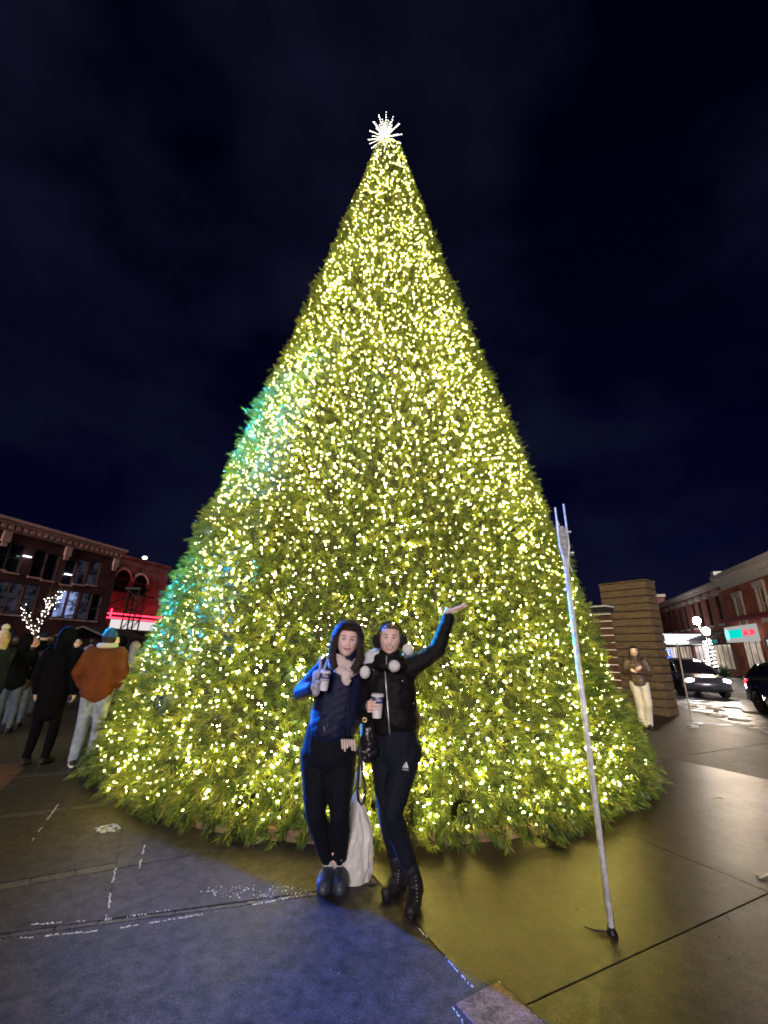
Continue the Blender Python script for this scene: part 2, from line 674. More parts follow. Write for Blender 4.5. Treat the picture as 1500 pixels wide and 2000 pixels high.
BP = np.stack([TC.x + np.cos(th) * (r + depth), TC.y + np.sin(th) * (r + depth), z + rng.normal(0, 0.05, len(r))], 1)
mb = MB()
mb.lathe([(0.0012, -0.014), (0.0075, -0.004), (0.0075, 0.006), (0.0012, 0.019)], (0, 0, 0), 6)
bulb_me = mb.mesh('light_bulb')
bulb_me.materials.append(M_bulb)
dist = np.linalg.norm(BP - np.array(CAM)[None], axis=1)
order = np.argsort(dist)
inv = world_of(lights).inverted()
sizes = rng.uniform(0.42, 0.85, len(r)) + 0.3 * (rng.random(len(r)) < 0.15)
for j, i in enumerate(order[:300]):
    o = bpy.data.objects.new('light_bulb', bulb_me)
    COL.objects.link(o)
    o.parent = lights
    o.matrix_parent_inverse = inv
    o.location = BP[i]
    o.rotation_euler = (random.uniform(0.3, 2.6), random.uniform(-0.8, 0.8), random.uniform(0, 6.28))
    o.scale = (sizes[i],) * 3
rest = order[300:]
bv = np.array([(0.0085, 0, 0), (0, 0.0085, 0), (-0.0085, 0, 0), (0, -0.0085, 0), (0, 0, 0.017), (0, 0, -0.013)])
bf = [(0, 1, 4), (1, 2, 4), (2, 3, 4), (3, 0, 4), (1, 0, 5), (2, 1, 5), (3, 2, 5), (0, 3, 5)]
allv, allf = [], []
for q, i in enumerate(rest):
    E = Matrix.Rotation(random.uniform(0, 6.28), 3, 'Z') @ Matrix.Rotation(random.uniform(0.3, 2.6), 3, 'X')
    s = sizes[i] * (1.0 + 0.012 * max(0, dist[i] - 6))
    allv.append((bv * s) @ np.array(E).T + BP[i])
    o6 = q * len(bv)
    allf += [tuple(o6 + k for k in f) for f in bf]
me = bpy.data.meshes.new('light_bulb_mass')
me.from_pydata(np.concatenate(allv).tolist(), [], allf)
o = link('light_bulb_mass', me, M_bulb, lights)
tag(o, kind='stuff')
mb = MB()
for k in range(46):           # wires: drooping runs up the tree
    a0 = -math.pi + k * math.pi / 45
    pts = []
    for q in range(40):
        zz = 0.2 + q * 0.375
        a = a0 + 0.06 * math.sin(q * 1.9 + k)
        rr = cone_r(zz) - 0.08 + 0.03 * math.sin(q * 2.7 + k * 1.3)
        pts.append(TC + Vector((math.cos(a) * rr, math.sin(a) * rr, zz)))
    mb.tube(pts, 0.0035, 3)
mb.build('wire', M_wire, lights)

# ---- star topper
M_star = emat('star light', (1.0, 0.92, 0.78), 9.0)
M_starw = mat('star frame white', (0.75, 0.75, 0.75), 0.4)
ST = at(752, 268, 7.75)
star = thing('star_topper', ST, 'glowing white starburst topper with many lit rays on the tree tip', 'star topper')
mb = MB()
mb.ell(ST, (0.10, 0.10, 0.10), n=10)
mb.build('hub', M_starw, star, smooth=True)
rs = random.Random(5)
for ring, (el, cnt, ln) in enumerate([(90, 1, 0.66), (66, 7, 0.50), (42, 11, 0.50), (16, 13, 0.47), (-10, 13, 0.47), (-34, 12, 0.50), (-56, 9, 0.50)]):
    for k in range(cnt):
        a = 2 * math.pi * (k + 0.5 * (ring % 2)) / cnt + 0.2
        e = math.radians(el + rs.uniform(-4, 4))
        dv = Vector((math.cos(a) * math.cos(e), math.sin(a) * math.cos(e), math.sin(e)))
        l = ln * rs.uniform(0.9, 1.08)
        rm = MB()
        rm.tube([ST + dv * 0.08, ST + dv * l], [0.006, 0.004], 4)
        ro = rm.build('ray', M_starw, star)
        bm2 = MB()
        nb = max(4, int(l / 0.065))
        for q in range(1, nb + 1):
            c = ST + dv * (0.08 + (l - 0.08) * q / nb)
            bm2.ell(c, (0.0105, 0.0105, 0.0105), n=4)
        bo = bm2.build('bulb_row', M_star, ro)
# ------------------------------------------------------------------ ground, plaza, road
SV = Vector((0.276, 0.961, 0))       # along the street
SN = Vector((0.961, -0.276, 0))      # across it, to the right


def wetmat(name, col, col2, rough, rvar, bump=0.25, bscale=60, scale=1.6, snow=0.0):
    m = bpy.data.materials.new(name)
    m.use_nodes = True
    nt = m.node_tree
    b = nt.nodes['Principled BSDF']
    b.inputs['Specular IOR Level'].default_value = 0.24
    tc = nt.nodes.new('ShaderNodeTexCoord')
    no = nt.nodes.new('ShaderNodeTexNoise')
    no.inputs['Scale'].default_value = scale
    no.inputs['Detail'].default_value = 8
    no.inputs['Roughness'].default_value = 0.65
    fine = nt.nodes.new('ShaderNodeTexNoise')
    fine.inputs['Scale'].default_value = bscale
    fine.inputs['Detail'].default_value = 6
    fine.inputs['Roughness'].default_value = 0.7
    geo = nt.nodes.new('ShaderNodeNewGeometry')
    for q in (no, fine):
        nt.links.new(geo.outputs['Position'], q.inputs['Vector'])
    cr = nt.nodes.new('ShaderNodeValToRGB')
    cr.color_ramp.elements[0].position = 0.25
    cr.color_ramp.elements[0].color = (*col2, 1)
    cr.color_ramp.elements[1].position = 0.78
    cr.color_ramp.elements[1].color = (*col, 1)
    nt.links.new(no.outputs['Fac'], cr.inputs['Fac'])
    mul = nt.nodes.new('ShaderNodeMixRGB')
    mul.blend_type = 'MULTIPLY'
    mul.inputs[0].default_value = 1
    mr0 = nt.nodes.new('ShaderNodeMapRange')
    mr0.inputs['From Min'].default_value = 0.36
    mr0.inputs['From Max'].default_value = 0.64
    mr0.inputs['To Min'].default_value = 0.4
    mr0.inputs['To Max'].default_value = 1.65
    nt.links.new(fine.outputs['Fac'], mr0.inputs['Value'])
    nt.links.new(cr.outputs['Color'], mul.inputs[1])
    nt.links.new(mr0.outputs['Result'], mul.inputs[2])
    mid = nt.nodes.new('ShaderNodeTexNoise')
    mid.inputs['Scale'].default_value = 11.0
    mid.inputs['Detail'].default_value = 7
    mid.inputs['Roughness'].default_value = 0.75
    nt.links.new(geo.outputs['Position'], mid.inputs['Vector'])
    mr1 = nt.nodes.new('ShaderNodeMapRange')
    mr1.inputs['From Min'].default_value = 0.38
    mr1.inputs['From Max'].default_value = 0.62
    mr1.inputs['To Min'].default_value = 0.45
    mr1.inputs['To Max'].default_value = 1.5
    nt.links.new(mid.outputs['Fac'], mr1.inputs['Value'])
    mul2 = nt.nodes.new('ShaderNodeMixRGB')
    mul2.blend_type = 'MULTIPLY'
    mul2.inputs[0].default_value = 1
    nt.links.new(mul.outputs['Color'], mul2.inputs[1])
    nt.links.new(mr1.outputs['Result'], mul2.inputs[2])
    last = mul2.outputs['Color']
    if snow:
        sn = nt.nodes.new('ShaderNodeTexNoise')
        sn.inputs['Scale'].default_value = 0.55
        sn.inputs['Detail'].default_value = 9
        sn.inputs['Roughness'].default_value = 0.72
        mp = nt.nodes.new('ShaderNodeMapping')
        mp.inputs['Rotation'].default_value = (0, 0, math.radians(16))
        mp.inputs['Scale'].default_value = (2.6, 0.8, 1)
        nt.links.new(geo.outputs['Position'], mp.inputs['Vector'])
        nt.links.new(mp.outputs['Vector'], sn.inputs['Vector'])
        sr = nt.nodes.new('ShaderNodeValToRGB')
        sr.color_ramp.elements[0].position = 0.56 - snow * 0.1
        sr.color_ramp.elements[1].position = 0.66
        nt.links.new(sn.outputs['Fac'], sr.inputs['Fac'])
        mx = nt.nodes.new('ShaderNodeMixRGB')
        mx.inputs[2].default_value = (0.30, 0.30, 0.33, 1)
        nt.links.new(sr.outputs['Color'], mx.inputs[0])
        nt.links.new(last, mx.inputs[1])
        last = mx.outputs['Color']
    nt.links.new(last, b.inputs['Base Color'])
    mr = nt.nodes.new('ShaderNodeMapRange')
    mr.inputs['From Min'].default_value = 0.2
    mr.inputs['From Max'].default_value = 0.8
    mr.inputs['To Min'].default_value = max(0.05, rough - rvar)
    mr.inputs['To Max'].default_value = min(1, rough + rvar)
    nt.links.new(no.outputs['Fac'], mr.inputs['Value'])
    nt.links.new(mr.outputs['Result'], b.inputs['Roughness'])
    bp = nt.nodes.new('ShaderNodeBump')
    bp.inputs['Strength'].default_value = bump
    bp.inputs['Distance'].default_value = 0.012
    nt.links.new(fine.outputs['Fac'], bp.inputs['Height'])
    nt.links.new(bp.outputs['Normal'], b.inputs['Normal'])
    return m


M_ground = wetmat('dark wet ground', (0.09, 0.085, 0.08), (0.05, 0.047, 0.045), 0.45, 0.12)
M_conc = wetmat('wet concrete', (0.060, 0.048, 0.041), (0.028, 0.022, 0.020), 0.38, 0.10, bump=0.16, bscale=85)
M_conc2 = wetmat('brushed concrete', (0.070, 0.063, 0.074), (0.036, 0.032, 0.040), 0.56, 0.10, bump=0.45, bscale=110)
M_conc3 = wetmat('rough concrete', (0.060, 0.048, 0.041), (0.028, 0.022, 0.020), 0.55, 0.10, bump=0.16, bscale=85)
M_brickpav = wetmat('red paving', (0.26, 0.13, 0.10), (0.16, 0.085, 0.07), 0.45, 0.12, bump=0.4, bscale=90)
M_asph = wetmat('wet asphalt', (0.06, 0.06, 0.062), (0.035, 0.035, 0.037), 0.33, 0.14, bump=0.5, bscale=70, snow=0.55)
M_paver = wetmat('dark clay paver', (0.10, 0.085, 0.085), (0.055, 0.05, 0.052), 0.42, 0.12, bump=0.5, bscale=80, scale=5)
M_snow = mat('packed snow', (0.72, 0.74, 0.78), 0.7, var=0.2, scale=30, bump=0.6, bscale=90)
M_slush = mat('grey slush', (0.36, 0.34, 0.34), 0.5, var=0.35, scale=9, bump=0.7, bscale=35)

# one sheet to the horizon, with the lower road cut beside it
EDGE0 = Vector((8.65, 11.6, 0))


def edge_pt(along, across, zz=0.0):
    p = EDGE0 + SV * along + SN * across
    return Vector((p.x, p.y, zz))


g = MB()
g.add([(-900, -900, -0.16), (900, -900, -0.16), (900, 900, -0.16), (-900, 900, -0.16)], [(0, 1, 2, 3)])
tag(g.build('ground', M_ground), kind='structure')
g = MB()
q = [edge_pt(-60, 0.16), edge_pt(120, 0.16), edge_pt(120, 14.2), edge_pt(-60, 14.2)]
g.prism([(p.x, p.y) for p in q], -0.155, -0.12)
tag(g.build('road', M_asph), kind='structure')
# plaza bed (joint colour) under the slabs
M_bed = wetmat('joint sand', (0.07, 0.06, 0.055), (0.035, 0.03, 0.03), 0.6, 0.1, bscale=120)
plz = [edge_pt(-40, 0), edge_pt(75, 0), Vector((-60, 90, 0)), Vector((-60, -25, 0))]
g = MB()
g.prism([(p.x, p.y) for p in plz], -0.155, -0.012)
plaza = tag(g.build('plaza', M_bed), kind='structure')
for k in range(44):
    kb = MB()
    a = -36 + k * 2.4
    p0, p1 = edge_pt(a, 0.003), edge_pt(a + 2.385, 0.003)
    kb.obox((p0.x, p0.y, -0.152), p1 - p0, SN * 0.152, Vector((0, 0, 0.150)))
    kb.build('kerb_stone', M_conc2, plaza, bevel=0.012)
q = [edge_pt(-60, 14.36), edge_pt(120, 14.36), edge_pt(120, 24), edge_pt(-60, 24)]
g = MB()
g.prism([(p.x, p.y) for p in q], -0.155, 0.0)
pav2 = tag(g.build('pavement', M_conc2), kind='structure')
for k in range(44):
    kb = MB()
    a = -20 + k * 2.4
    p0, p1 = edge_pt(a, 14.2), edge_pt(a + 2.385, 14.2)
    kb.obox((p0.x, p0.y, -0.152), p1 - p0, SN * 0.155, Vector((0, 0, 0.146)))
    kb.build('kerb_stone', M_conc2, pav2, bevel=0.012)


# --- slabs of the plaza, cut along the joints seen in the photograph
def clip(poly, p, n):
    """keep the part of poly on the side of n"""
    out = []
    for i in range(len(poly)):
        a, b = poly[i], poly[(i + 1) % len(poly)]
        da, db = (a - p).dot(n), (b - p).dot(n)
        if da >= 0:
            out.append(a)
        if (da >= 0) != (db >= 0):
            out.append(a + (b - a) * (da / (da - db)))
    return out


V2 = lambda v: Vector((v.x, v.y))


def line(pa, pb):
    a, b = V2(atz(*pa)), V2(atz(*pb))
    d = (b - a).normalized()
    return a, Vector((-d.y, d.x))


def slab(poly, m, name='concrete_slab', gap=0.0035, top=0.0, bevel=0.003):
    """inset a convex outline by the joint and give it a thickness"""
    n = len(poly)
    ar = sum(poly[i].x * poly[(i + 1) % n].y - poly[(i + 1) % n].x * poly[i].y for i in range(n))
    if ar < 0:
        poly = list(reversed(poly))
    res = poly
    for i in range(n):
        a, b = poly[i], poly[(i + 1) % n]
        if (b - a).length < 1e-5:
            continue
        dd = (b - a).normalized()
        nn = Vector((-dd.y, dd.x))
        res = clip(res, a + nn * gap, nn)
    if len(res) < 3:
        return
    s = MB()
    s.prism([(p.x, p.y) for p in res], -0.010, top)
    return s.build(name, m, plaza, bevel=bevel)


big = [Vector((-26, -12)), V2(edge_pt(-24, -0.01)), V2(edge_pt(40, -0.01)), Vector((-26, 50))]
# soldier course of dark pavers (front-left), and the line it continues on
pl, nl_ = line((0, 1833), (600, 1751))       # lower edge; nl_ points away from the camera
if nl_.y < 0:
    nl_ = -nl_
pu = V2(atz(207, 1796))
WCOURSE = (pu - pl).dot(nl_)
j5p, j5n = line((735, 1717), (926, 1933))     # joint going from the bag past the boots
if j5n.x < 0:
    j5n = -j5n
j4p, j4n = line((1031, 1961), (1500, 1745))   # long joint on the right
if j4n.y < 0:
    j4n = -j4n
front = clip(big, pl, -nl_)
front_l = clip(front, j5p, -j5n)
right = clip(big, j5p, j5n)
# the little red inset block at the bottom edge
ins = [V2(atz(889, 1963)), V2(atz(973, 1919)), V2(atz(1061, 2000))]
ia, ib, ic = ins
idr = (ic - ib).normalized()
inset = [ia, ib, ib + idr * 0.52, ia + idr * 0.52]


right_near = clip(right, j4p, -j4n)
right_far = clip(right, j4p, j4n)
slab(front_l, M_conc2)
slab(right_near, M_conc)
_c = (inset[0] + inset[1] + inset[2] + inset[3]) / 4
rim = [_c + (p - _c) * 1.10 for p in inset]
slab(rim, M_bed, 'joint_bed', gap=0.0, top=0.003, bevel=0.0)
slab(inset, M_brickpav, 'paving_brick', gap=0.002, top=0.007)
# far right slabs: a few long joints
q = right_far
step = 2.6
for k in range(6):
    pp = j4p + j4n * (step * (k + 1))
    part = clip(q, pp, -j4n)
    for j in range(-1, 8):
        xx = j4p + Vector((j4n.y, -j4n.x)) * (3.4 * j - 1.2)
        nn = Vector((j4n.y, -j4n.x))
        c = clip(clip(part, xx, nn), xx + nn * 3.4, -nn)
        if len(c) >= 3:
            cx_ = sum(p.x for p in c) / len(c)
            slab(c, M_conc if (k < 1 and j < 2) else M_conc3)
    q = clip(q, pp, j4n)
slab(q, M_conc3)
# behind the course, left: paving with bands
left_far = clip(clip(big, pl + nl_ * WCOURSE, nl_), j5p, -j5n)
jd = V2(atz(225, 1697)) - V2(atz(207, 1796))
jd.normalize()
jn = Vector((jd.y, -jd.x))                    # to the right
j2 = V2(atz(207, 1796))
cols = [(-40, -5.9), (-5.9, -4.3), (-4.3, -2.7), (-2.7, -1.22), (-1.22, 0.0), (0.0, 1.6), (1.6, 40)]
for ci, (x0, x1) in enumerate(cols):
    c = clip(clip(left_far, j2 + jn * x0, jn), j2 + jn * x1, -jn)
    y = 0.0
    first = True
    for rr in range(12):
        h = 0.64 if (rr == 0 and ci in (4, 5)) else 1.35
        if rr == 11:
            h = 60
        piece = clip(clip(c, j2 + jd * y, jd), j2 + jd * (y + h), -jd) if not first else clip(c, j2 + jd * (y + h), -jd)
        first = False
        if len(piece) >= 3:
            slab(piece, M_brickpav if (ci, rr) in ((2, 1), (3, 2)) else M_conc2)
        y += h
        # band of small pavers across the column
        if rr < 3 and ci in (2, 3, 4):
            wb = 0.10
            nb = 5
            for b_ in range(nb):
                w0 = x0 + (x1 - x0) * b_ / nb
                w1 = x0 + (x1 - x0) * (b_ + 1) / nb
                bp_ = [j2 + jn * w0 + jd * y, j2 + jn * w1 + jd * y, j2 + jn * w1 + jd * (y + wb), j2 + jn * w0 + jd * (y + wb)]
                inside = all((p - (pl + nl_ * WCOURSE)).dot(nl_) > 0.0 for p in bp_)
                if inside:
                    slab(bp_, M_paver, 'paving_brick', gap=0.005)
            y += wb
cd = Vector((nl_.y, -nl_.x))                  # along the course to the right
pos = -3.6
rr = random.Random(4)
while True:
    w = rr.uniform(0.185, 0.215)
    p = pl + cd * pos
    if (p + cd * w - j5p).dot(j5n) > -0.05:
        break
    bp_ = [p, p + cd * w, p + cd * w + nl_ * WCOURSE, p + nl_ * WCOURSE]
    slab(bp_, M_paver, 'paving_brick', gap=0.005, top=rr.uniform(-0.003, 0.001))
    pos += w


# --- snow caught in the joints
def snow_line(name, pts, w, seed):
    rs = random.Random(seed)
    s = MB()
    P = [Vector((p.x, p.y, 0.0)) for p in pts]
    for i in range(len(P) - 1):
        a, b = P[i], P[i + 1]
        n = max(2, int((b - a).length / 0.013))
        dd = (b - a).normalized()
        for k in range(n):
            if noise.noise(Vector((k * 0.11, seed * 3.1, i))) < -0.08:
                continue
            c = a + (b - a) * ((k + rs.random()) / n) + Vector((dd.y, -dd.x, 0)) * rs.gauss(0, w * 0.35)
            rz = rs.uniform(0.2, 0.75) * w
            M = Matrix.Rotation(math.atan2(dd.y, dd.x) + rs.gauss(0, 0.3), 3, 'Z')
            s.ell(c, (rz * rs.uniform(1.2, 3.2), rz, rs.uniform(0.003, 0.007)), M, n=6)
    o = s.build(name, M_snow, None, smooth=True)
    return tag(o, None, None, kind='stuff')


o = snow_line('snow', [atz(-60, 1842), atz(207, 1817), atz(420, 1782), atz(560, 1755)], 0.007, 1)
tag(o, 'thin line of snow along the front edge of the dark paver course', 'snow')
o = snow_line('snow', [atz(-20, 1812), atz(207, 1796), atz(330, 1778)], 0.006, 2)
tag(o, 'broken snow along the rear edge of the dark paver course', 'snow')
o = snow_line('snow', [atz(207, 1796), atz(216, 1745), atz(226, 1694)], 0.009, 3)
tag(o, 'snow in the joint rising from the paver course at left', 'snow')
o = snow_line('snow', [atz(815, 1810), atz(870, 1870), atz(928, 1935)], 0.006, 4)
tag(o, 'snow in the joint running forward from the black boots', 'snow')
o = snow_line('snow', [atz(973, 1919), atz(1061, 2000)], 0.007, 5)
tag(o, 'snow along the right edge of the red paving brick', 'snow')
o = snow_line('snow', [atz(882, 1965), atz(907, 2000)], 0.006, 6)
tag(o, 'snow along the left edge of the red paving brick', 'snow')
o = snow_line('snow', [atz(62, 1643), atz(114, 1571)], 0.008, 7)
tag(o, 'snow in the far left joint near the tree edge', 'snow')
o = snow_line('snow', [atz(272, 1695), atz(283, 1650)], 0.009, 8)
tag(o, 'short line of snow in the joint beside the tree fringe at left', 'snow')


def patch(cx, cy, rx, ry, h, n, m, seed, label, size=0.05):
    rs = random.Random(seed)
    s = MB()
    for k in range(n):
        a, q = rs.uniform(0, 6.28), math.sqrt(rs.random())
        c = Vector((cx + math.cos(a) * q * rx, cy + math.sin(a) * q * ry, 0.0))
        z_ = size * rs.uniform(0.3, 1)
        s.ell(c, (z_ * rs.uniform(0.8, 2), z_ * rs.uniform(0.6, 1.4), h * rs.uniform(0.3, 1)), Matrix.Rotation(rs.uniform(0, 3), 3, 'Z'), n=6)
    o = s.build('snow', m, None, smooth=True)
    tag(o, label, 'snow', kind='stuff')
    return o


p = atz(212, 1618)
patch(p.x, p.y, 0.10, 0.09, 0.008, 80, M_snow, 11, 'small patch of snow at the tree edge at left', 0.013)
p = atz(500, 1741)
patch(p.x, p.y, 0.36, 0.08, 0.003, 110, M_snow, 12, 'scattered grains of snow beside the blue clogs', 0.006)
# slush along the kerb
rs = random.Random(9)
s = MB()
for k in range(420):
    a_, c_ = rs.uniform(-8, 26), abs(rs.gauss(0, 0.9)) + 0.1
    p = edge_pt(a_, c_, -0.12)
    z_ = rs.uniform(0.05, 0.24)
    s.ell(p, (z_ * 1.6, z_, rs.uniform(0.01, 0.07)), Matrix.Rotation(1.3 + rs.gauss(0, 0.4), 3, 'Z'), n=8)
o = s.build('slush', M_slush, None, smooth=True)
tag(o, 'grey slush heaped along the kerb beside the wet road', 'slush', kind='stuff')
# grit and litter on the wet slabs
rs = random.Random(10)
s = MB()
for k in range(900):
    x_, y_ = rs.uniform(-3.2, 4.2), rs.uniform(2.2, 6.2)
    z_ = rs.uniform(0.0015, 0.005)
    s.ell((x_, y_, z_ * 0.5), (z_ * rs.uniform(0.8, 2), z_, z_ * 0.7), Matrix.Rotation(rs.uniform(0, 3), 3, 'Z'), n=4)
o = s.build('grit', mat('grit', (0.16, 0.13, 0.10), 0.8, var=0.6, scale=3), None)
tag(o, 'fine grit strewn over the wet paving', 'grit', kind='stuff')
M_leaf = mat('pale leaf', (0.72, 0.66, 0.55), 0.6)
for (px, py, l, lab) in ((1402, 1561, 0.11, 'pale cigarette-sized scrap of paper on the wet paving at right'), (1490, 1712, 0.13, 'thin pale twig lying on the paving at the right edge')):
    p = atz(px, py)
    s = MB()
    if l < 0.12:
        s.plate([p + Vector((-0.06, 0.012, 0.006)), p + Vector((-0.01, -0.016, 0.008)), p + Vector((0.06, -0.012, 0.012)), p + Vector((0.05, 0.012, 0.02))], 0.003)
        tag(s.build('paper_scrap', M_leaf), lab, 'litter')
    else:
        s.tube([p + Vector((-0.05, -0.03, 0.006)), p + Vector((0.02, 0.0, 0.008)), p + Vector((0.12, 0.05, 0.006))], 0.005, 6)
        s.tube([p + Vector((-0.01, -0.01, 0.006)), p + Vector((-0.04, 0.02, 0.007))], 0.004, 6)
        tag(s.build('twig', M_leaf), lab, 'twig')

# timber kerb and stones under the tree fringe
for k in range(26):
    a = math.radians(-172 + k * 6.6)
    a2 = math.radians(-172 + (k + 1) * 6.6 - 0.5)
    rr_ = T_R - 0.02
    p0 = TC + Vector((math.cos(a) * rr_, math.sin(a) * rr_, 0.0))
    p1 = TC + Vector((math.cos(a2) * rr_, math.sin(a2) * rr_, 0.0))
    dd = (p1 - p0)
    out = Vector((dd.y, -dd.x, 0)).normalized()
    s = MB()
    s.obox(p0 + Vector((0, 0, 0.005)), dd, out * 0.045, Vector((0, 0, 0.085)))
    s.build('base_board', M_plank, tree, bevel=0.006)
# ------------------------------------------------------------------ blue stage light on a mast, left of the picture
M_black = mat('black steel', (0.02, 0.02, 0.022), 0.45, metal=0.6)
BL = Vector((-21.6, 17.6, 8.6))
lm = thing('stage_light_mast', (BL.x, BL.y, 0), 'tall black mast carrying a blue stage light left of the tree', 'stage light')
mb = MB()
mb.tube([(BL.x, BL.y, 0), (BL.x, BL.y, BL.z - 0.3)], [0.06, 0.04], 10)
mb.build('pole', M_black, lm)
for k in range(3):
    a = k * 2.094
    mb = MB()
    mb.tube([(BL.x, BL.y, 0.9), (BL.x + math.cos(a) * 0.9, BL.y + math.sin(a) * 0.9, 0.02)], 0.03, 8)
    mb.build('leg', M_black, lm)
for k, (tgt, watts, colr, size) in enumerate((((-0.3, 3.2, 1.55), 255000, (0.004, 0.15, 1.0), 9.5), ((-3.05, 6.6, 5.2), 1300000, (0.0, 0.45, 0.72), 8.3), ((-3.9, 6.95, 2.4), 1900000, (0.0, 0.42, 0.75), 5.2))):
    src = BL + Vector((0, 0, -0.45 * k))
    aim = (Vector(tgt) - src).normalized()
    mb = MB()
    mb.lathe([(0.09, -0.30), (0.14, -0.22), (0.15, 0.0), (0.16, 0.02)], src, 20, axis=aim)
    hs = mb.build('housing', M_black, lm, smooth=True)
    mb = MB()
    mb.lathe([(0.002, 0.012), (0.14, 0.012), (0.14, 0.022), (0.002, 0.024)], src, 20, axis=aim)
    mb.build('lens', emat('blue lens', colr, 30.0), hs)
    ld = bpy.data.lights.new('blue_beam', 'SPOT')
    ld.energy = watts
    ld.color = colr
    ld.spot_size = math.radians(size)
    ld.spot_blend = 1.0
    ld.shadow_soft_size = 0.4
    lo = bpy.data.objects.new('blue_beam', ld)
    COL.objects.link(lo)
    lo.location = src + aim * 0.05
    lo.rotation_euler = (-aim).to_track_quat('Z', 'Y').to_euler()
    adopt(lo, lm)
# ------------------------------------------------------------------ buildings
M_brickL = brickmat('dark red brick', (0.12, 0.030, 0.032), (0.09, 0.024, 0.028), (0.09, 0.055, 0.05))
M_brickL2 = brickmat('rose brick', (0.30, 0.11, 0.10), (0.24, 0.085, 0.08), (0.24, 0.16, 0.14))
M_brickR = brickmat('orange red brick', (0.60, 0.15, 0.09), (0.50, 0.12, 0.075), (0.42, 0.27, 0.20))
M_brickR2 = brickmat('brown red brick', (0.55, 0.17, 0.12), (0.44, 0.14, 0.10), (0.40, 0.27, 0.22))
M_stone = mat('pale stone trim', (0.62, 0.54, 0.48), 0.8, var=0.15, scale=3)
M_corn = mat('terracotta cornice', (0.62, 0.36, 0.33), 0.75, var=0.2, scale=2)
M_white = mat('white paint', (0.72, 0.70, 0.68), 0.55, var=0.1, scale=3)
M_glass = mat('dark window glass', (0.015, 0.017, 0.022), 0.08, spec=0.6)
M_frame = mat('dark window frame', (0.05, 0.04, 0.04), 0.6)


def litglass(name, col, strength, scale=1.3, dark=0.05):
    """window with an uneven lit room behind the glass"""
    m = bpy.data.materials.new(name)
    m.use_nodes = True
    nt = m.node_tree
    b = nt.nodes['Principled BSDF']
    b.inputs['Base Color'].default_value = (0.02, 0.02, 0.025, 1)
    b.inputs['Roughness'].default_value = 0.1
    g = nt.nodes.new('ShaderNodeNewGeometry')
    v = nt.nodes.new('ShaderNodeTexNoise')
    v.inputs['Scale'].default_value = scale
    v.inputs['Detail'].default_value = 3
    nt.links.new(g.outputs['Position'], v.inputs['Vector'])
    r = nt.nodes.new('ShaderNodeValToRGB')
    r.color_ramp.elements[0].position = 0.40
    r.color_ramp.elements[0].color = (*[c * dark for c in col], 1)
    r.color_ramp.elements[1].position = 0.60
    r.color_ramp.elements[1].color = (*col, 1)
    nt.links.new(v.outputs['Fac'], r.inputs['Fac'])
    nt.links.new(r.outputs['Color'], b.inputs['Emission Color'])
    b.inputs['Emission Strength'].default_value = strength
    return m


M_lit_cool = litglass('lit window cool', (0.40, 0.52, 1.0), 0.7, 1.5, 0.15)
M_lit_warm = litglass('lit window warm', (1.0, 0.80, 0.62), 0.6, 0.6, 0.4)
M_lit_dim = litglass('lit window dim', (0.50, 0.52, 0.85), 0.045, 1.6)
M_roof = mat('roof felt', (0.05, 0.05, 0.055), 0.9)
Z3 = Vector((0, 0, 1))


class Facade:
    """a wall plane from a to b (left to right as seen from the plaza), outward normal towards the plaza"""

    def __init__(s, a, b):
        s.a = Vector((a[0], a[1], 0))
        s.b = Vector((b[0], b[1], 0))
        s.u = (s.b - s.a).normalized()
        n = Vector((s.u.y, -s.u.x, 0))
        s.n = n if n.dot(CAM - s.a) > 0 else -n
        s.L = (s.b - s.a).length

    def hit(s, x, y):
        r = ray(x, y)
        t = (s.a - CAM).dot(s.n) / r.dot(s.n)
        p = CAM + r * t
        return (p - s.a).dot(s.u), p.z

    def p(s, t, z, out=0.0):
        return s.a + s.u * t + Z3 * z + s.n * out

    def bx(s, mb, t0, t1, z0, z1, o0, o1, mi=0):
        mb.obox(s.p(t0, z0, o0), s.u * (t1 - t0), Z3 * (z1 - z0), s.n * (o1 - o0), mi)
        return mb


def wall_with_holes(fc, mb, t0, t1, z0, z1, holes, thick=0.35):
    """brick wall cut round rectangular openings"""
    ts = sorted(set([t0, t1] + [h[0] for h in holes] + [h[1] for h in holes]))
    ts = [t for t in ts if t0 <= t <= t1]
    for i in range(len(ts) - 1):
        a, b = ts[i], ts[i + 1]
        if b - a < 1e-4:
            continue
        m = (a + b) / 2
        cuts = sorted([(h[2], h[3]) for h in holes if h[0] < m < h[1]])
        z = z0
        for c0, c1 in cuts:
            if c0 > z + 1e-4:
                fc.bx(mb, a, b, z, c0, -thick, 0)
            z = max(z, c1)
        if z < z1 - 1e-4:
            fc.bx(mb, a, b, z, z1, -thick, 0)


def window(fc, parent, t0, t1, z0, z1, pane_m, frame_m=None, sash=True, cols=1):
    frame_m = frame_m or M_frame
    w = MB()
    e = 0.07
    fc.bx(w, t0, t0 + e, z0, z1, -0.2, -0.1)
    fc.bx(w, t1 - e, t1, z0, z1, -0.2, -0.1)
    fc.bx(w, t0 + e, t1 - e, z0, z0 + e, -0.2, -0.1)
    fc.bx(w, t0 + e, t1 - e, z1 - e, z1, -0.2, -0.1)
    if sash:
        m = (z0 + z1) / 2
        fc.bx(w, t0 + e, t1 - e, m - 0.03, m + 0.03, -0.2, -0.11)
    for c in range(1, cols):
        m = t0 + (t1 - t0) * c / cols
        fc.bx(w, m - 0.02, m + 0.02, z0 + e, z1 - e, -0.195, -0.115)
    o = w.build('window', frame_m, parent)
    pn = MB()
    fc.bx(pn, t0 + e * 0.6, t1 - e * 0.6, z0 + e * 0.6, z1 - e * 0.6, -0.19, -0.16)
    pn.build('pane', pane_m, o)
    return o


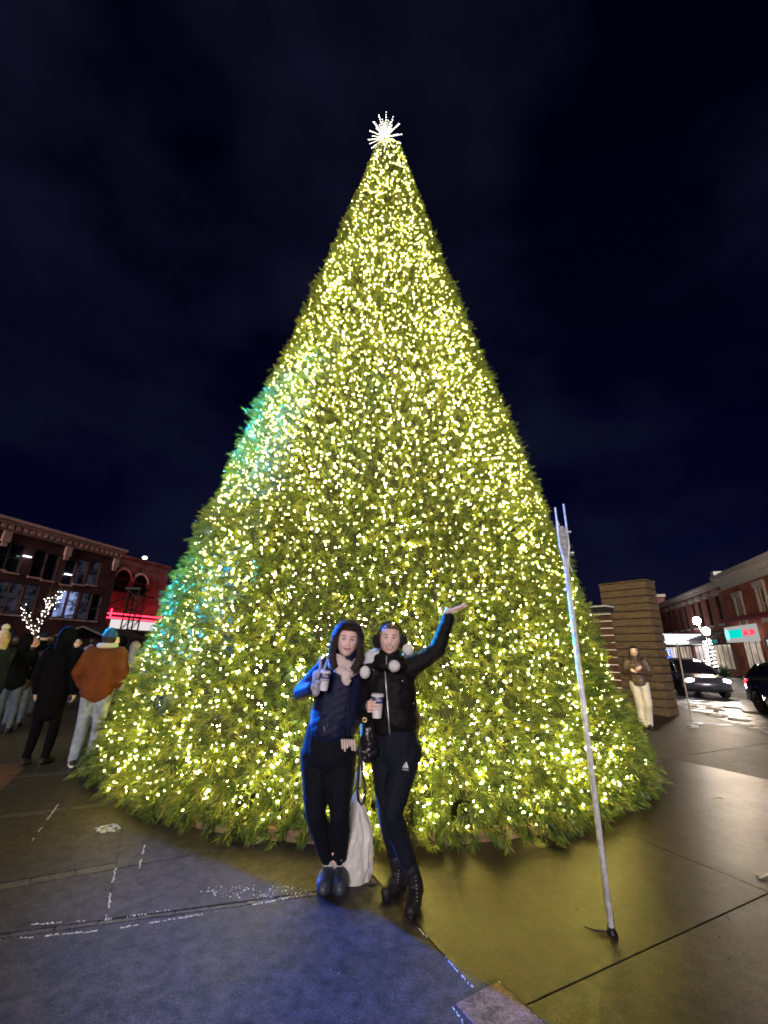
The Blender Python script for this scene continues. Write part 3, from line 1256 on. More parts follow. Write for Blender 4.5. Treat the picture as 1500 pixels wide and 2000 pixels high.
def block(fc, t0, t1, z1, depth, mb):
    """the mass of the building behind its front wall"""
    fc.bx(mb, t0, t1, 0, z1, -depth, -0.36)


# ---- left: dark three-storey brick block
fl = Facade((-33.2, 20.0), (-27.55, 42.4))
HL = 11.0
tcol = lambda x, y: fl.hit(x, y)[0]
bl = thing('brick_building', fl.p(fl.L, 0), 'dark red brick block with a bracketed terracotta cornice at the left edge', 'building')
wins = []
for (px, py, pane) in ((135, 1117, M_glass), (159, 1117, M_lit_dim), (184, 1119, M_lit_dim), (100, 1108, M_glass), (76, 1101, M_glass), (30, 1090, M_glass), (4, 1082, M_glass)):
    t, z = fl.hit(px, py)
    wins.append((t - 0.52, t + 0.52, z - 1.15, z + 1.15, pane))
zl = fl.hit(119, 1180)[1]
for (px, py, pane) in ((4, 1152, M_lit_dim), (29, 1163, M_lit_dim), (60, 1165, M_lit_dim), (119, 1178, M_lit_cool), (142, 1178, M_lit_cool), (167, 1180, M_lit_dim), (186, 1182, M_glass)):
    t, z = fl.hit(px, py)
    wins.append((t - 0.5, t + 0.5, zl - 1.2, zl + 1.3, pane))
wm = MB()
wall_with_holes(fl, wm, 0, fl.L, 0, HL - 1.0, wins)
block(fl, 0, fl.L, HL - 0.6, 11, wm)
wm.build('wall', M_brickL, bl)
for w in wins:
    o = window(fl, bl, *w[:4], w[4])
    s = MB()
    fl.bx(s, w[0] - 0.1, w[1] + 0.1, w[2] - 0.14, w[2] - 0.003, -0.2, 0.08)
    s.build('sill', M_corn, o)
cm = MB()
fl.bx(cm, -0.2, fl.L + 0.25, HL - 0.22, HL, -0.4, 0.62)
fl.bx(cm, -0.2, fl.L + 0.18, HL - 0.46, HL - 0.223, -0.4, 0.44)
fl.bx(cm, 0, fl.L + 0.02, HL - 1.0, HL - 0.86, -0.36, 0.10)
fl.bx(cm, 0, fl.L + 0.01, HL - 0.857, HL - 0.463, -0.36, 0.04)
co = cm.build('cornice', M_corn, bl)
nd_ = 34
for k in range(nd_):
    t = fl.L - 0.1 - k * 0.56
    if t < 0.3:
        break
    s = MB()
    fl.bx(s, t - 0.30, t, HL - 0.83, HL - 0.466, 0.043, 0.36)
    s.build('dentil', M_corn, co)
for k in range(4):
    t = fl.L - 0.45 - k * 5.2
    if t < 0:
        break
    s = MB()
    fl.bx(s, t - 0.3, t + 0.3, HL - 1.9, HL - 1.003, 0.002, 0.20)
    fl.bx(s, t - 0.2, t + 0.2, HL - 2.25, HL - 1.903, 0.002, 0.12)
    s.build('bracket', M_corn, bl)
# bright wall lamps on it
for (px, py) in ((50, 1087), (130, 1122)):
    t, z = fl.hit(px, py)
    s = MB()
    fl.bx(s, t - 0.3, t + 0.3, z - 0.05, z + 0.05, 0.1, 0.28)
    fl.bx(s, t - 0.03, t + 0.03, z + 0.0, z + 0.05, 0.001, 0.098)
    s.build('wall_lamp', emat('cold lamp', (0.85, 0.95, 1.0), 3.0), bl)

# ---- left: rose brick building with arched windows
f2 = Facade((-29.9, 43.6), (-27.3, 52.2))
H2 = 10.9
b2 = thing('brick_building', f2.p(f2.L, 0), 'rose brick building with two round arched windows above the red lit marquee', 'building')
wm = MB()
arch = []
for (px, py) in ((240, 1128), (274, 1138)):
    t, z = f2.hit(px, py)
    arch.append((t, z))
hol = [(t - 0.95, t + 0.95, z - 1.7, z - 0.1) for t, z in arch]
wall_with_holes(f2, wm, 0, f2.L, 0, H2, hol)
block(f2, 0, f2.L, H2 - 0.3, 11, wm)
wm.build('wall', M_brickL2, b2)
for t, z in arch:
    o = window(f2, b2, t - 0.95, t + 0.95, z - 1.7, z - 0.1, M_glass, M_frame, True, 2)
    s = MB()       # brick arch and blind tympanum
    pts = []
    for k in range(13):
        a = math.pi * k / 12
        pts.append(f2.p(t + math.cos(a) * 1.08, z - 0.1 + math.sin(a) * 1.08, 0.05))
    s.tube(pts, 0.13, 6)
    s.build('arch', M_stone, o, smooth=True)
    s = MB()
    s.plate([f2.p(t + math.cos(math.pi * k / 12) * 0.98, z - 0.1 + math.sin(math.pi * k / 12) * 0.98, 0.012) for k in range(13)], 0.02)
    s.build('fanlight', M_glass, o)
cm = MB()
f2.bx(cm, 0.06, f2.L + 0.1, H2 + 0.003, H2 + 0.28, -0.4, 0.16)
f2.bx(cm, 0.06, f2.L + 0.05, H2 - 0.8, H2 - 0.62, 0.002, 0.08)
cm.build('coping', M_brickL2, b2)
s = MB()
t, z = f2.hit(286, 1092)
s.ell(f2.p(t, H2 + 0.62, -0.3), (0.28, 0.28, 0.2), n=10)
lo_ = s.build('roof_lamp', emat('roof lamp', (0.95, 1.0, 0.95), 6.0), b2)
s = MB()
s.tube([f2.p(t, H2 + 0.1, -0.3), f2.p(t, H2 + 0.5, -0.3)], 0.05, 6)
s.build('lamp_post', M_black, lo_)

# marquee with red neon rail
t0, z0 = f2.hit(203, 1214)
t1 = f2.L + 4.6
zt = f2.hit(250, 1222)[1] + 0.45
mq = thing('marquee', f2.p(0.5, zt, 1.2), 'white lit shop marquee edged with red neon below the arched windows', 'marquee')
s = MB()
f2.bx(s, 0.2, t1, zt - 1.0, zt, 0.002, 2.4)
s.build('canopy', M_white, mq)
s = MB()
f2.bx(s, 0.25, t1 - 0.05, zt - 0.95, zt - 0.05, 2.403, 2.44)
s.build('fascia', emat('backlit fascia', (1.0, 0.88, 0.90), 0.85), mq)
M_red = emat('red neon', (1.0, 0.02, 0.05), 9.0)
for k in range(2):
    s = MB()
    zz = zt + 0.12 + 0.42 * k
    pts = [f2.p(0.3, zz, 0.3), f2.p(0.3, zz, 2.3), f2.p(t1 - 0.2, zz, 2.3), f2.p(t1 - 0.2, zz, 0.3)]
    s.tube(pts, 0.07, 6)
    s.build('neon_tube', M_red, mq)
for k in range(7):
    t = 0.3 + k * (t1 - 0.5) / 6
    s = MB()
    f2.bx(s, t - 0.05, t + 0.05, zt + 0.003, zt + 1.0, 2.12, 2.2)
    s.build('post', M_red if k % 3 == 0 else M_frame, mq)
# dark shopfront boxes behind rail
for k, (a_, b_) in enumerate(((0.9, 3.2), (3.8, 6.2))):
    s = MB()
    f2.bx(s, a_, b_, zt + 1.15, zt + 3.1, 0.003, 0.14)
    o = s.build('sign_panel', M_frame, mq)
    s = MB()
    f2.bx(s, a_ + 0.12, b_ - 0.12, zt + 1.27, zt + 2.98, 0.143, 0.16)
    s.build('panel_face', mat('panel face', (0.16, 0.10, 0.10), 0.6, var=0.3, scale=4), o)

# ---- left: pale lit wall next to it, mostly hidden by the tree
f3 = Facade((-27.2, 52.4), (-22.8, 67.0))
b3 = thing('plaster_building', f3.p(0, 0), 'pale plaster building lit by floodlights, half hidden by the tree at left', 'building')
wm = MB()
wn_ = [(1.2 + 2.6 * k, 2.5 + 2.6 * k, 5.4, 7.3) for k in range(5)]
wall_with_holes(f3, wm, 0, f3.L, 0, 8.6, wn_)
block(f3, 0, f3.L, 8.3, 11, wm)
wm.build('wall', mat('pale plaster', (0.55, 0.50, 0.48), 0.85, var=0.15, scale=1.5), b3)
for w in wn_:
    window(f3, b3, *w, M_glass)
s = MB()
f3.bx(s, 0.1, f3.L + 0.1, 8.603, 8.85, -0.4, 0.2)
s.build('coping', M_stone, b3)
for k in range(4):
    s = MB()
    c = f3.p(1.5 + 2.3 * k, 4.9, 0.5)
    s.ell(c, (0.22, 0.22, 0.16), n=10)
    o = s.build('flood_lamp', emat('flood lamp', (1.0, 0.88, 0.90), 26.0), b3)
    s = MB()
    s.tube([c, f3.p(1.5 + 2.3 * k, 5.0, 0.002)], 0.04, 6)
    s.build('arm', M_black, o)

# ---- right: two brick shop rows
fr = Facade((37.6, 57.0), (30.2, 36.6))
HR = 8.05
br = thing('brick_building', fr.p(0, 0), 'long two-storey brown brick shop row with narrow white-silled windows across the road', 'building')
wins = []
for px, py in ((1307, 1222), (1317, 1217), (1330, 1217), (1341, 1213), (1357, 1205), (1370, 1202), (1386, 1198), (1405, 1192)):
    t, z = fr.hit(px, py)
    wins.append((t, z))
zc = 5.65
hol = [(t - 0.46, t + 0.46, zc - 1.25, zc + 1.25) for t, z in wins]
nshop = 4
shops = []
for k in range(nshop):
    a_ = 0.6 + k * (fr.L - 0.8) / nshop
    shops.append((a_, a_ + (fr.L - 0.8) / nshop - 0.7, 0.5, 2.7))
wm = MB()
wall_with_holes(fr, wm, 0, fr.L - 0.02, 0, HR - 0.5, hol + shops)
block(fr, 0, fr.L - 0.02, HR - 0.7, 12, wm)
wm.build('wall', M_brickR2, br)
for h in hol:
    o = window(fr, br, *h, M_glass)
    s = MB()
    fr.bx(s, h[0] - 0.12, h[1] + 0.12, h[2] - 0.17, h[2] - 0.003, -0.2, 0.12)
    s.build('sill', M_white, o)
    s = MB()
    fr.bx(s, h[0] - 0.2, h[1] + 0.2, h[3] + 0.003, h[3] + 0.36, 0.002, 0.14)
    fr.bx(s, h[0] - 0.12, h[1] + 0.12, h[3] + 0.363, h[3] + 0.48, 0.002, 0.10)
    s.build('lintel', M_stone, o)
M_shoplit = litglass('shop interior light', (1.0, 0.86, 0.80), 1.0, 0.6, 0.45)
for k, sh in enumerate(shops):
    window(fr, br, *sh, M_shoplit if k in (0, 2) else M_lit_warm, M_frame, False, 4)
cm = MB()
fr.bx(cm, 0, fr.L - 0.02, HR - 0.5, HR - 0.2, -0.35, 0.22)
fr.bx(cm, 0, fr.L - 0.02, HR - 0.197, HR, -0.38, 0.45)
fr.bx(cm, 0, fr.L - 0.02, HR - 0.98, HR - 0.86, 0.002, 0.08)
cm.build('cornice', M_stone, br)
aw = MB()          # long sloping awning of boards
for k in range(6):
    zz, oo = 3.75 - 0.13 * k, 0.02 + 0.34 * k
    fr.bx(aw, 0.3, fr.L - 0.4, zz - 0.10, zz, oo, oo + 0.333)
aw.build('awning', mat('grey awning slats', (0.20, 0.17, 0.17), 0.6, var=0.3, scale=3), br)
s = MB()
fr.bx(s, 0.3, fr.L - 0.4, 2.66, 3.08, 1.75, 1.84)
s.build('awning_board', M_white, br)

fn = Facade((30.05, 36.2), (24.6, 21.2))
HN = 8.35
bn = thing('brick_building', fn.p(0, 0), 'orange brick building with a heavy white cornice above the lit shop sign', 'building')
wins = []
for px, py in ((1449, 1196), (1493, 1178)):
    t, z = fn.hit(px, py)
    wins.append((t - 0.5, t + 0.5, z - 1.15, z + 1.2))
t_ = wins[-1][0] + 0.5
wins += [(t_ + 2.9 + 3.0 * k - 0.5, t_ + 2.9 + 3.0 * k + 0.5, wins[0][2], wins[0][3]) for k in range(2)]
shopn = [(0.9, 4.1, 0.45, 2.9), (4.7, 8.6, 0.45, 2.9), (9.2, 13.2, 0.45, 2.9)]
wm = MB()
wall_with_holes(fn, wm, 0, fn.L, 0, HN - 1.2, wins + shopn)
block(fn, 0, fn.L, HN - 0.3, 12, wm)
wm.build('wall', M_brickR, bn)
for h in wins:
    o = window(fn, bn, *h, M_glass, M_white)
    s = MB()
    fn.bx(s, h[0] - 0.28, h[1] + 0.28, h[2] - 0.2, h[2] - 0.003, -0.2, 0.16)
    s.build('sill', M_white, o)
    s = MB()
    fn.bx(s, h[0] - 0.3, h[1] + 0.3, h[3] + 0.003, h[3] + 0.42, 0.002, 0.18)
    s.build('lintel', M_white, o)
    for t_a, t_b in ((h[0] - 0.22, h[0] - 0.003), (h[1] + 0.003, h[1] + 0.22)):
        s = MB()
        fn.bx(s, t_a, t_b, h[2], h[3], 0.002, 0.12)
        s.build('pilaster', M_white, o)
M_shopcool = litglass('cool shop interior', (0.45, 0.80, 1.0), 0.9, 0.6, 0.4)
for k, sh in enumerate(shopn):
    window(fn, bn, *sh, [M_lit_warm, M_shopcool, M_shopcool][k], M_frame, False, 3)
cm = MB()
fn.bx(cm, -0.1, fn.L, HN - 1.2, HN - 0.75, -0.35, 0.14)
fn.bx(cm, -0.18, fn.L, HN - 0.747, HN - 0.35, -0.35, 0.38)
fn.bx(cm, -0.3, fn.L, HN - 0.347, HN, -0.38, 0.72)
cm.build('cornice', M_white, bn)
fin = MB()
fn.bx(fin, -0.3, 0.3, HN + 0.003, HN + 0.42, -0.1, 0.55)
fin.build('cornice_block', M_white, bn)
# sign with a teal panel and red letters
ts0, zs0 = fn.hit(1432, 1245)
ts1, _ = fn.hit(1492, 1230)
zs = fn.hit(1460, 1238)[1]
sg = thing('shop_sign', fn.p(ts0, zs, 0.6), 'lit white shop sign with a teal panel and red lettering on the orange brick building', 'sign')
s = MB()
fn.bx(s, ts0, ts1, zs - 0.62, zs + 0.62, 0.35, 0.52)
s.build('board', emat('backlit sign board', (0.85, 0.80, 0.80), 0.5), sg)
w_ = ts1 - ts0
s = MB()
fn.bx(s, ts0 + w_ * 0.18, ts0 + w_ * 0.58, zs - 0.30, zs + 0.36, 0.523, 0.56)
s.build('panel', emat('teal sign panel', (0.0, 0.75, 0.62), 1.0), sg)
s = MB()
s.plate([fn.p(ts0 + w_ * 0.09 + math.cos(k * math.pi / 10) * w_ * 0.075, zs + math.sin(k * math.pi / 10) * 0.46, 0.55) for k in range(20)], 0.04)
s.build('roundel', emat('teal roundel', (0.35, 0.95, 0.95), 1.1), sg)
tm = text_mesh('SALON', 0.62, 0.02)
R_ = Matrix((fn.u, Z3, fn.n)).transposed() if fn.u.cross(Z3).dot(fn.n) > 0 else Matrix((fn.u, Z3, -fn.n)).transposed()
tm.transform(Matrix.Translation(fn.p(ts0 + w_ * 0.80, zs + 0.02, 0.545)) @ R_.to_4x4())
link('lettering', tm, emat('red letters', (1.0, 0.03, 0.08), 1.4), sg)
s = MB()
fn.bx(s, ts0 - 0.05, ts1 + 4.0, zs + 1.0, zs + 1.28, 0.002, 0.7)
s.build('fascia_band', mat('crimson fascia', (0.30, 0.03, 0.04), 0.5), bn)
t_, z_ = fn.hit(1414, 1253)
sg2 = thing('hanging_sign', fn.p(t_, z_, 1.0), 'small dark hanging sign with a teal face left of the lit shop sign', 'sign')
s = MB()
fn.bx(s, t_ - 1.0, t_ + 0.9, z_ - 0.28, z_ + 0.28, 0.6, 0.72)
s.build('board', M_frame, sg2)
s = MB()
fn.bx(s, t_ - 0.8, t_ + 0.7, z_ - 0.16, z_ + 0.16, 0.723, 0.74)
s.build('face', emat('teal face', (0.1, 0.5, 0.5), 0.35), sg2)
s = MB()
s.tube([fn.p(t_ - 0.05, z_ + 0.28, 0.66), fn.p(t_ - 0.05, z_ + 0.9, 0.66), fn.p(t_ - 0.05, z_ + 0.9, 0.002)], 0.03, 6)
s.build('arm', M_black, sg2)

# far end of the street: pinkish corner building behind the timber tower
ff = Facade((36.5, 60.5), (39.8, 59.3))
bf_ = thing('brick_building', ff.p(0, 0), 'tall narrow pinkish brick building rising right behind the timber tower', 'building')
t_, zt_ = ff.hit(1283, 1165)
ff2 = Facade((ff.p(t_ - 3.0, 0).x, ff.p(t_ - 3.0, 0).y), (ff.p(t_ + 0.9, 0).x, ff.p(t_ + 0.9, 0).y))
zt_ = ff2.hit(1283, 1166)[1]
wm = MB()
wv = [(1.7, 2.5, zt_ - 3.6, zt_ - 1.2), (3.0, 3.5, zt_ - 3.6, zt_ - 1.2)]
wall_with_holes(ff2, wm, 0, ff2.L, 0, zt_, wv)
block(ff2, 0, ff2.L, zt_ - 0.3, 9, wm)
wm.build('wall', M_brickL2, bf_)
for w in wv:
    window(ff2, bf_, *w, M_glass)
s = MB()
ff2.bx(s, -0.1, ff2.L + 0.1, zt_ + 0.003, zt_ + 0.35, -0.4, 0.3)
s.build('coping', M_stone, bf_)
# white lit canopy of the petrol-white shop front beside it
c0 = at(1296, 1262, 44)
cp = thing('lit_canopy', (c0.x, c0.y, 0), 'bright white lit canopy down the street above the dark car', 'canopy')
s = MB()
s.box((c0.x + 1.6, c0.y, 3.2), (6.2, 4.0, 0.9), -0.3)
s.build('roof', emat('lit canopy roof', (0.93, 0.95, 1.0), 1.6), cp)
for dx, dy in ((-1.0, -1.2), (4.2, -2.6)):
    s = MB()
    s.tube([(c0.x + dx, c0.y + dy, 0), (c0.x + dx, c0.y + dy, 2.76)], 0.12, 8)
    s.build('column', M_white, cp)

# ------------------------------------------------------------------ street lamp wrapped with lights
lp = at(1392, 1300, 22.0)
lx, ly = lp.x, lp.y
l1, l2 = at(1385, 1213, 22.0), at(1393, 1233, 22.0)
M_globe = emat('lamp globe', (1.0, 0.80, 0.58), 600.0)


def twin_lamp(lx, ly, label):
    sl = thing('street_lamp', (lx, ly, 0), label, 'street lamp')
    s = MB()
    s.lathe([(0.16, 0), (0.16, 0.25), (0.09, 0.45), (0.06, 0.7), (0.05, l2.z - 0.3)], (lx, ly, 0), 12)
    s.build('post', M_black, sl, smooth=True)
    for k, l in enumerate((l1, l2)):
        gx_ = lx + (-0.32 if k == 0 else 0.06)
        s = MB()
        s.ell((gx_, ly, l.z), (0.17, 0.17, 0.19), n=14)
        gl = s.build('globe', M_globe, sl, smooth=True)
        s = MB()
        s.lathe([(0.05, -0.36), (0.10, -0.30), (0.11, -0.20)], (gx_, ly, l.z), 10)
        s.tube([(lx, ly, l2.z - 0.35), (gx_, ly, l.z - 0.33)], 0.03, 6)
        s.build('arm', M_black, gl)


twin_lamp(lx, ly, 'street lamp with two bright globes and a light-wrapped post across the road')
wr = thing('string_lights', (lx, ly, 1.0), 'spiral of white string lights wrapped round the street lamp post', 'string lights')
s, wv_ = MB(), []
for k in range(90):
    a = k * 0.62
    z_ = 0.75 + k * (l2.z - 1.2) / 90
    rr_ = 0.17 + 0.03 * math.sin(k * 1.7)
    c = Vector((lx + math.cos(a) * rr_, ly + math.sin(a) * rr_, z_))
    wv_.append(c)
    s.ell(c, (0.028, 0.028, 0.028), n=6)
tag(s.build('bulb_row', emat('cool bulbs', (1.0, 0.93, 0.88), 14.0), wr), kind='stuff')
s = MB()
s.tube(wv_, 0.01, 4)
s.build('wire', M_wire, wr)
s = MB()
for k in range(260):
    a, q = random.uniform(0, 6.28), random.random()
    c = Vector((lx + 0.2, ly - 0.2, 0.55))
    d_ = Vector((math.cos(a) * random.random(), math.sin(a) * random.random(), random.uniform(-0.3, 1))).normalized()
    u_, w2_ = perp(d_)
    e_ = c + d_ * random.uniform(0.25, 0.6)
    s.add([c, e_ + u_ * 0.04, e_ + d_ * 0.12, e_ - u_ * 0.04], [(0, 1, 2, 3)])
pl_ = thing('planter', (lx + 0.2, ly - 0.2, 0), 'dark planter with green sprigs at the foot of the street lamp', 'planter')
s.build('foliage', M_needle, pl_)
s = MB()
s.lathe([(0.24, 0.0), (0.34, 0.5), (0.36, 0.52), (0.30, 0.52)], (lx + 0.2, ly - 0.2, 0), 14)
s.build('pot', M_frame, pl_)
# two further lamps of the same street, behind and beside the camera
for (x_, y_) in ((21.5, 5.0),):
    pass

# ------------------------------------------------------------------ left: bare tree with wrapped lights, truss tower, cable
vb = at(66, 1262, 21)
vt = thing('bare_tree', (vb.x, vb.y, 0), 'small bare tree with two forked limbs behind the crowd at left', 'tree')
limb = {'a': [vb, at(62, 1228, 21), at(52, 1205, 21), at(46, 1182, 21)], 'b': [vb, at(72, 1225, 21), at(88, 1198, 21), at(98, 1180, 20.7), at(124, 1155, 20.5)],
        'c': [at(88, 1198, 21), at(94, 1178, 21), at(97, 1160, 21)]}
s = MB()
s.tube([(vb.x, vb.y, 0), (vb.x, vb.y, vb.z)], [0.14, 0.11], 8)
s.build('trunk', M_stem, vt, smooth=True)
for k, pts in limb.items():
    s = MB()
    s.tube(pts, [0.10 - 0.02 * i for i in range(len(pts))], 7)
    s.build('limb', M_stem, vt, smooth=True)
s = MB()
for k in range(40):
    base_ = random.choice(limb['a'][1:] + limb['b'][1:] + limb['c'][1:])
    d_ = Vector((random.gauss(0, 0.6), random.gauss(0, 0.4), random.uniform(0.2, 1))).normalized()
    s.tube([base_, base_ + d_ * random.uniform(0.4, 0.9)], [0.018, 0.006], 4)
tag(s.build('crown', M_stem, vt), kind='stuff')
vs_ = thing('string_lights', vb, 'white lights wrapped round the forked limbs of the small bare tree', 'string lights')
s = MB()
for k, pts in limb.items():
    for i in range(len(pts) - 1):
        a, b = Vector(pts[i]), Vector(pts[i + 1])
        for q in range(int((b - a).length / 0.042)):
            c = a.lerp(b, random.random()) + Vector((random.gauss(0, 0.085), random.gauss(0, 0.085), random.gauss(0, 0.05)))
            s.ell(c, (0.026, 0.026, 0.026), n=4)
tag(s.build('bulb_row', emat('pinkish bulbs', (1.0, 0.84, 0.78), 9.0), vs_), kind='stuff')

tw = at(252, 1230, 19)
tt = at(252, 1153, 19).z
tr = thing('truss_tower', (tw.x, tw.y, 0), 'black lattice truss tower standing behind the crowd left of the tree', 'truss')
W2 = 0.24
for dx in (-1, 1):
    for dy in (-1, 1):
        s = MB()
        s.tube([(tw.x + dx * W2, tw.y + dy * W2, 0), (tw.x + dx * W2, tw.y + dy * W2, tt)], 0.03, 6)
        s.build('upright', M_black, tr)
s = MB()
nst = 9
for k in range(nst):
    z0_, z1_ = tt * k / nst, tt * (k + 1) / nst
    sg_ = 1 if k % 2 else -1
    for fx_ in (-1, 1):
        s.tube([(tw.x - sg_ * W2, tw.y + fx_ * W2, z0_), (tw.x + sg_ * W2, tw.y + fx_ * W2, z1_)], 0.016, 5)
        s.tube([(tw.x + fx_ * W2, tw.y - sg_ * W2, z0_), (tw.x + fx_ * W2, tw.y + sg_ * W2, z1_)], 0.016, 5)
        s.tube([(tw.x - W2, tw.y + fx_ * W2, z1_), (tw.x + W2, tw.y + fx_ * W2, z1_)], 0.016, 5)
s.build('lattice', M_black, tr)
s = MB()
s.box((tw.x, tw.y, tt + 0.05), (0.7, 0.7, 0.08))
s.build('head_plate', M_black, tr)
cb = thing('cable', (tw.x, tw.y, tt), 'dark cable sagging from the truss tower towards the left edge', 'cable')
s = MB()
e0, e1 = Vector((tw.x, tw.y, tt - 0.1)), at(-30, 1168, 24)
s.tube([e0.lerp(e1, q / 16) - Vector((0, 0, 1.1 * math.sin(math.pi * q / 16))) for q in range(17)], 0.035, 5)
s.build('strand', M_black, cb)
cb = thing('cable', (tw.x, tw.y, tt), 'dark cable running from the truss tower behind the tree', 'cable')
s = MB()
e1 = at(420, 1140, 26)
s.tube([e0.lerp(e1, q / 16) - Vector((0, 0, 0.7 * math.sin(math.pi * q / 16))) for q in range(17)], 0.03, 5)
s.build('strand', M_black, cb)
# pitched stall roof behind the crowd
rf = at(205, 1240, 15)
st_ = thing('market_stall', (rf.x, rf.y, 0), 'dark stall with a pitched roof behind the person in the blue beanie', 'stall')
s = MB()
for sg_ in (-1, 1):
    s.plate([Vector((rf.x, rf.y - 1.2, 2.05)), Vector((rf.x, rf.y + 1.2, 2.05)), Vector((rf.x + sg_ * 0.9, rf.y + 1.2, 1.72)), Vector((rf.x + sg_ * 0.9, rf.y - 1.2, 1.72))], 0.05)
s.build('roof', M_frame, st_)
for dx in (-0.75, 0.75):
    for dy in (-1.0, 1.0):
        s = MB()
        s.box((rf.x + dx, rf.y + dy, 0.87), (0.08, 0.08, 1.74))
        s.build('post', M_frame, st_)
s = MB()
s.box((rf.x, rf.y - 1.0, 0.5), (1.44, 0.06, 1.0))
s.build('counter', M_frame, st_)

# ------------------------------------------------------------------ right: timber tower with boards, canopy and slatted panel
M_wood = mat('weathered cedar boards', (0.17, 0.118, 0.062), 0.75, var=0.35, scale=4, bump=0.25, bscale=18, stretch=(1, 1, 8), col2=(0.085, 0.058, 0.030))
M_wood_d = mat('dark stained boards', (0.10, 0.045, 0.028), 0.6, var=0.3, scale=5, stretch=(1, 1, 6))
A_ = atz(1308, 1400)
HT = 3.6
B_ = atz(1170, 1143, HT)
C_ = atz(1275, 1135, HT)
A_ = Vector((A_.x, A_.y, 0)); B_ = Vector((B_.x, B_.y, 0)); C_ = Vector((C_.x, C_.y, 0))
fu = (B_ - A_).normalized()
fwid = (B_ - A_).length
sn_ = Vector((-fu.y, fu.x, 0))
if sn_.dot(C_ - A_) < 0:
    sn_ = -sn_
swid = 0.62
tb = thing('timber_tower', A_, 'square tower clad in weathered horizontal boards beside the road', 'tower')
s = MB()
s.obox(A_ + fu * 0.03 + sn_ * 0.03, fu * (fwid - 0.06), sn_ * (swid - 0.06), Z3 * (HT - 0.03))
s.build('core', mat('dark core', (0.02, 0.014, 0.01), 0.9), tb)
NBD = 17
bh = HT / NBD
for k in range(NBD):
    z0_ = k * bh + 0.004
    s = MB()
    s.obox(A_ + Z3 * z0_ + fu * 0.004, fu * (fwid - 0.004), sn_ * 0.028, Z3 * (bh - 0.026))
    s.build('board', M_wood, tb, bevel=0.004)
    s = MB()
    s.obox(A_ + Z3 * (z0_ + 0.002) + sn_ * 0.032, fu * 0.028, sn_ * (swid - 0.032), Z3 * (bh - 0.028))
    s.build('board', M_wood, tb, bevel=0.004)
    s = MB()
    s.obox(A_ + Z3 * (z0_ + 0.001) + sn_ * 0.032 + fu * (fwid - 0.028), fu * 0.028, sn_ * (swid - 0.032), Z3 * (bh - 0.017))
    s.build('board', M_wood, tb, bevel=0.004)
s = MB()
s.obox(A_ - fu * 0.02 - sn_ * 0.02 + Z3 * HT, fu * (fwid + 0.04), sn_ * (swid + 0.04), Z3 * 0.03)
s.build('cap', M_wood, tb)
# hut beside it
K0 = A_ + fu * (fwid - 0.28) - sn_ * 0.10
hut = thing('timber_hut', K0 + fu * 1.2, 'small dark hut with a black canopy and slatted wall with glowing pale battens beside the timber tower', 'hut')
hv = fu
zc_ = 2.72
s = MB()
s.obox(K0 + Z3 * zc_ + sn_ * -0.38 - hv * 0.05, hv * 2.4, sn_ * 1.2, Z3 * 0.16 + hv * 0.0)
s.build('canopy', mat('black canopy', (0.02, 0.02, 0.024), 0.35), hut, bevel=0.01)
s = MB()
s.obox(K0 + Z3 * (zc_ + 0.163) + sn_ * -0.42 - hv * 0.08, hv * 2.5, sn_ * 1.3, Z3 * 0.035)
s.build('canopy_edge', M_galv, hut)
for k in range(13):
    s = MB()
    s.obox(K0 + Z3 * (0.004 + k * 0.208) + hv * 0.02, hv * 2.2, sn_ * 0.05, Z3 * 0.190)
    s.build('slat', M_wood_d, hut)
    s = MB()
    s.obox(K0 + Z3 * (0.196 + k * 0.208) + hv * 0.02 + sn_ * 0.004, hv * 1.1, sn_ * 0.04, Z3 * 0.010)
    s.build('glow_batten', emat('glowing batten', (1.0, 0.86, 0.62), 1.3), hut)  # pale batten between the slats; its brightness is put in as glow
    if 6 < k < 13:
        s = MB()
        s.ell(K0 + Z3 * (0.2 + k * 0.208) + hv * 0.62 - sn_ * 0.03, (0.026, 0.026, 0.026), n=8)
        s.build('bulb', emat('hut bulb', (1.0, 0.88, 0.66), 16.0), hut)
s = MB()
s.obox(K0 + hv * 0.9 - sn_ * 0.03, hv * 0.05, sn_ * 0.028, Z3 * 1.9)
s.build('door_post', M_wood, hut)

# ------------------------------------------------------------------ signs and posts
pb = atz(1353, 1420)
pt = at(1322, 1255, pb.y)
stk = thing('marker_stake', pb, 'thin leaning stake on a pale base plate at the road edge', 'stake')
s = MB()
s.tube([pb, (pt.x, pt.y, pt.z)], [0.016, 0.014], 8)
s.build('rod', mat('worn stake', (0.42, 0.34, 0.28), 0.6, var=0.3, scale=10), stk)
s = MB()
s.lathe([(0.12, 0.0), (0.12, 0.03), (0.05, 0.05), (0.03, 0.10)], pb, 16)
s.build('base', M_galv, stk)
ip = atz(1385, 1414)
s = MB()
pts = []
for k in range(18):
    a = k * math.pi / 9
    rr_ = 1 + 0.18 * math.sin(3 * a + 1) + 0.1 * math.sin(5 * a)
    q = ip + SV * math.sin(a) * 0.16 * rr_ + SN * math.cos(a) * 0.42 * rr_
    pts.append((q.x, q.y))
s.prism(pts, 0.001, 0.008)
tag(s.build('puddle_glint', mat('pale puddle glint', (0.62, 0.64, 0.70), 0.10, var=0.1, scale=20)), 'small puddle beside the stake, its bright reflection painted pale', 'water')  # puddle's reflected light, put into the pale colour of a flat patch
sp = at(1305, 1277, 24)
ps_ = thing('road_sign', (sp.x, sp.y, 0), 'small blue parking sign with a white symbol on a post left of the dark car', 'sign')
s = MB()
s.tube([(sp.x, sp.y + 0.05, 0), (sp.x, sp.y + 0.05, sp.z + 0.35)], 0.03, 8)
s.build('post', M_galv, ps_)
s = MB()
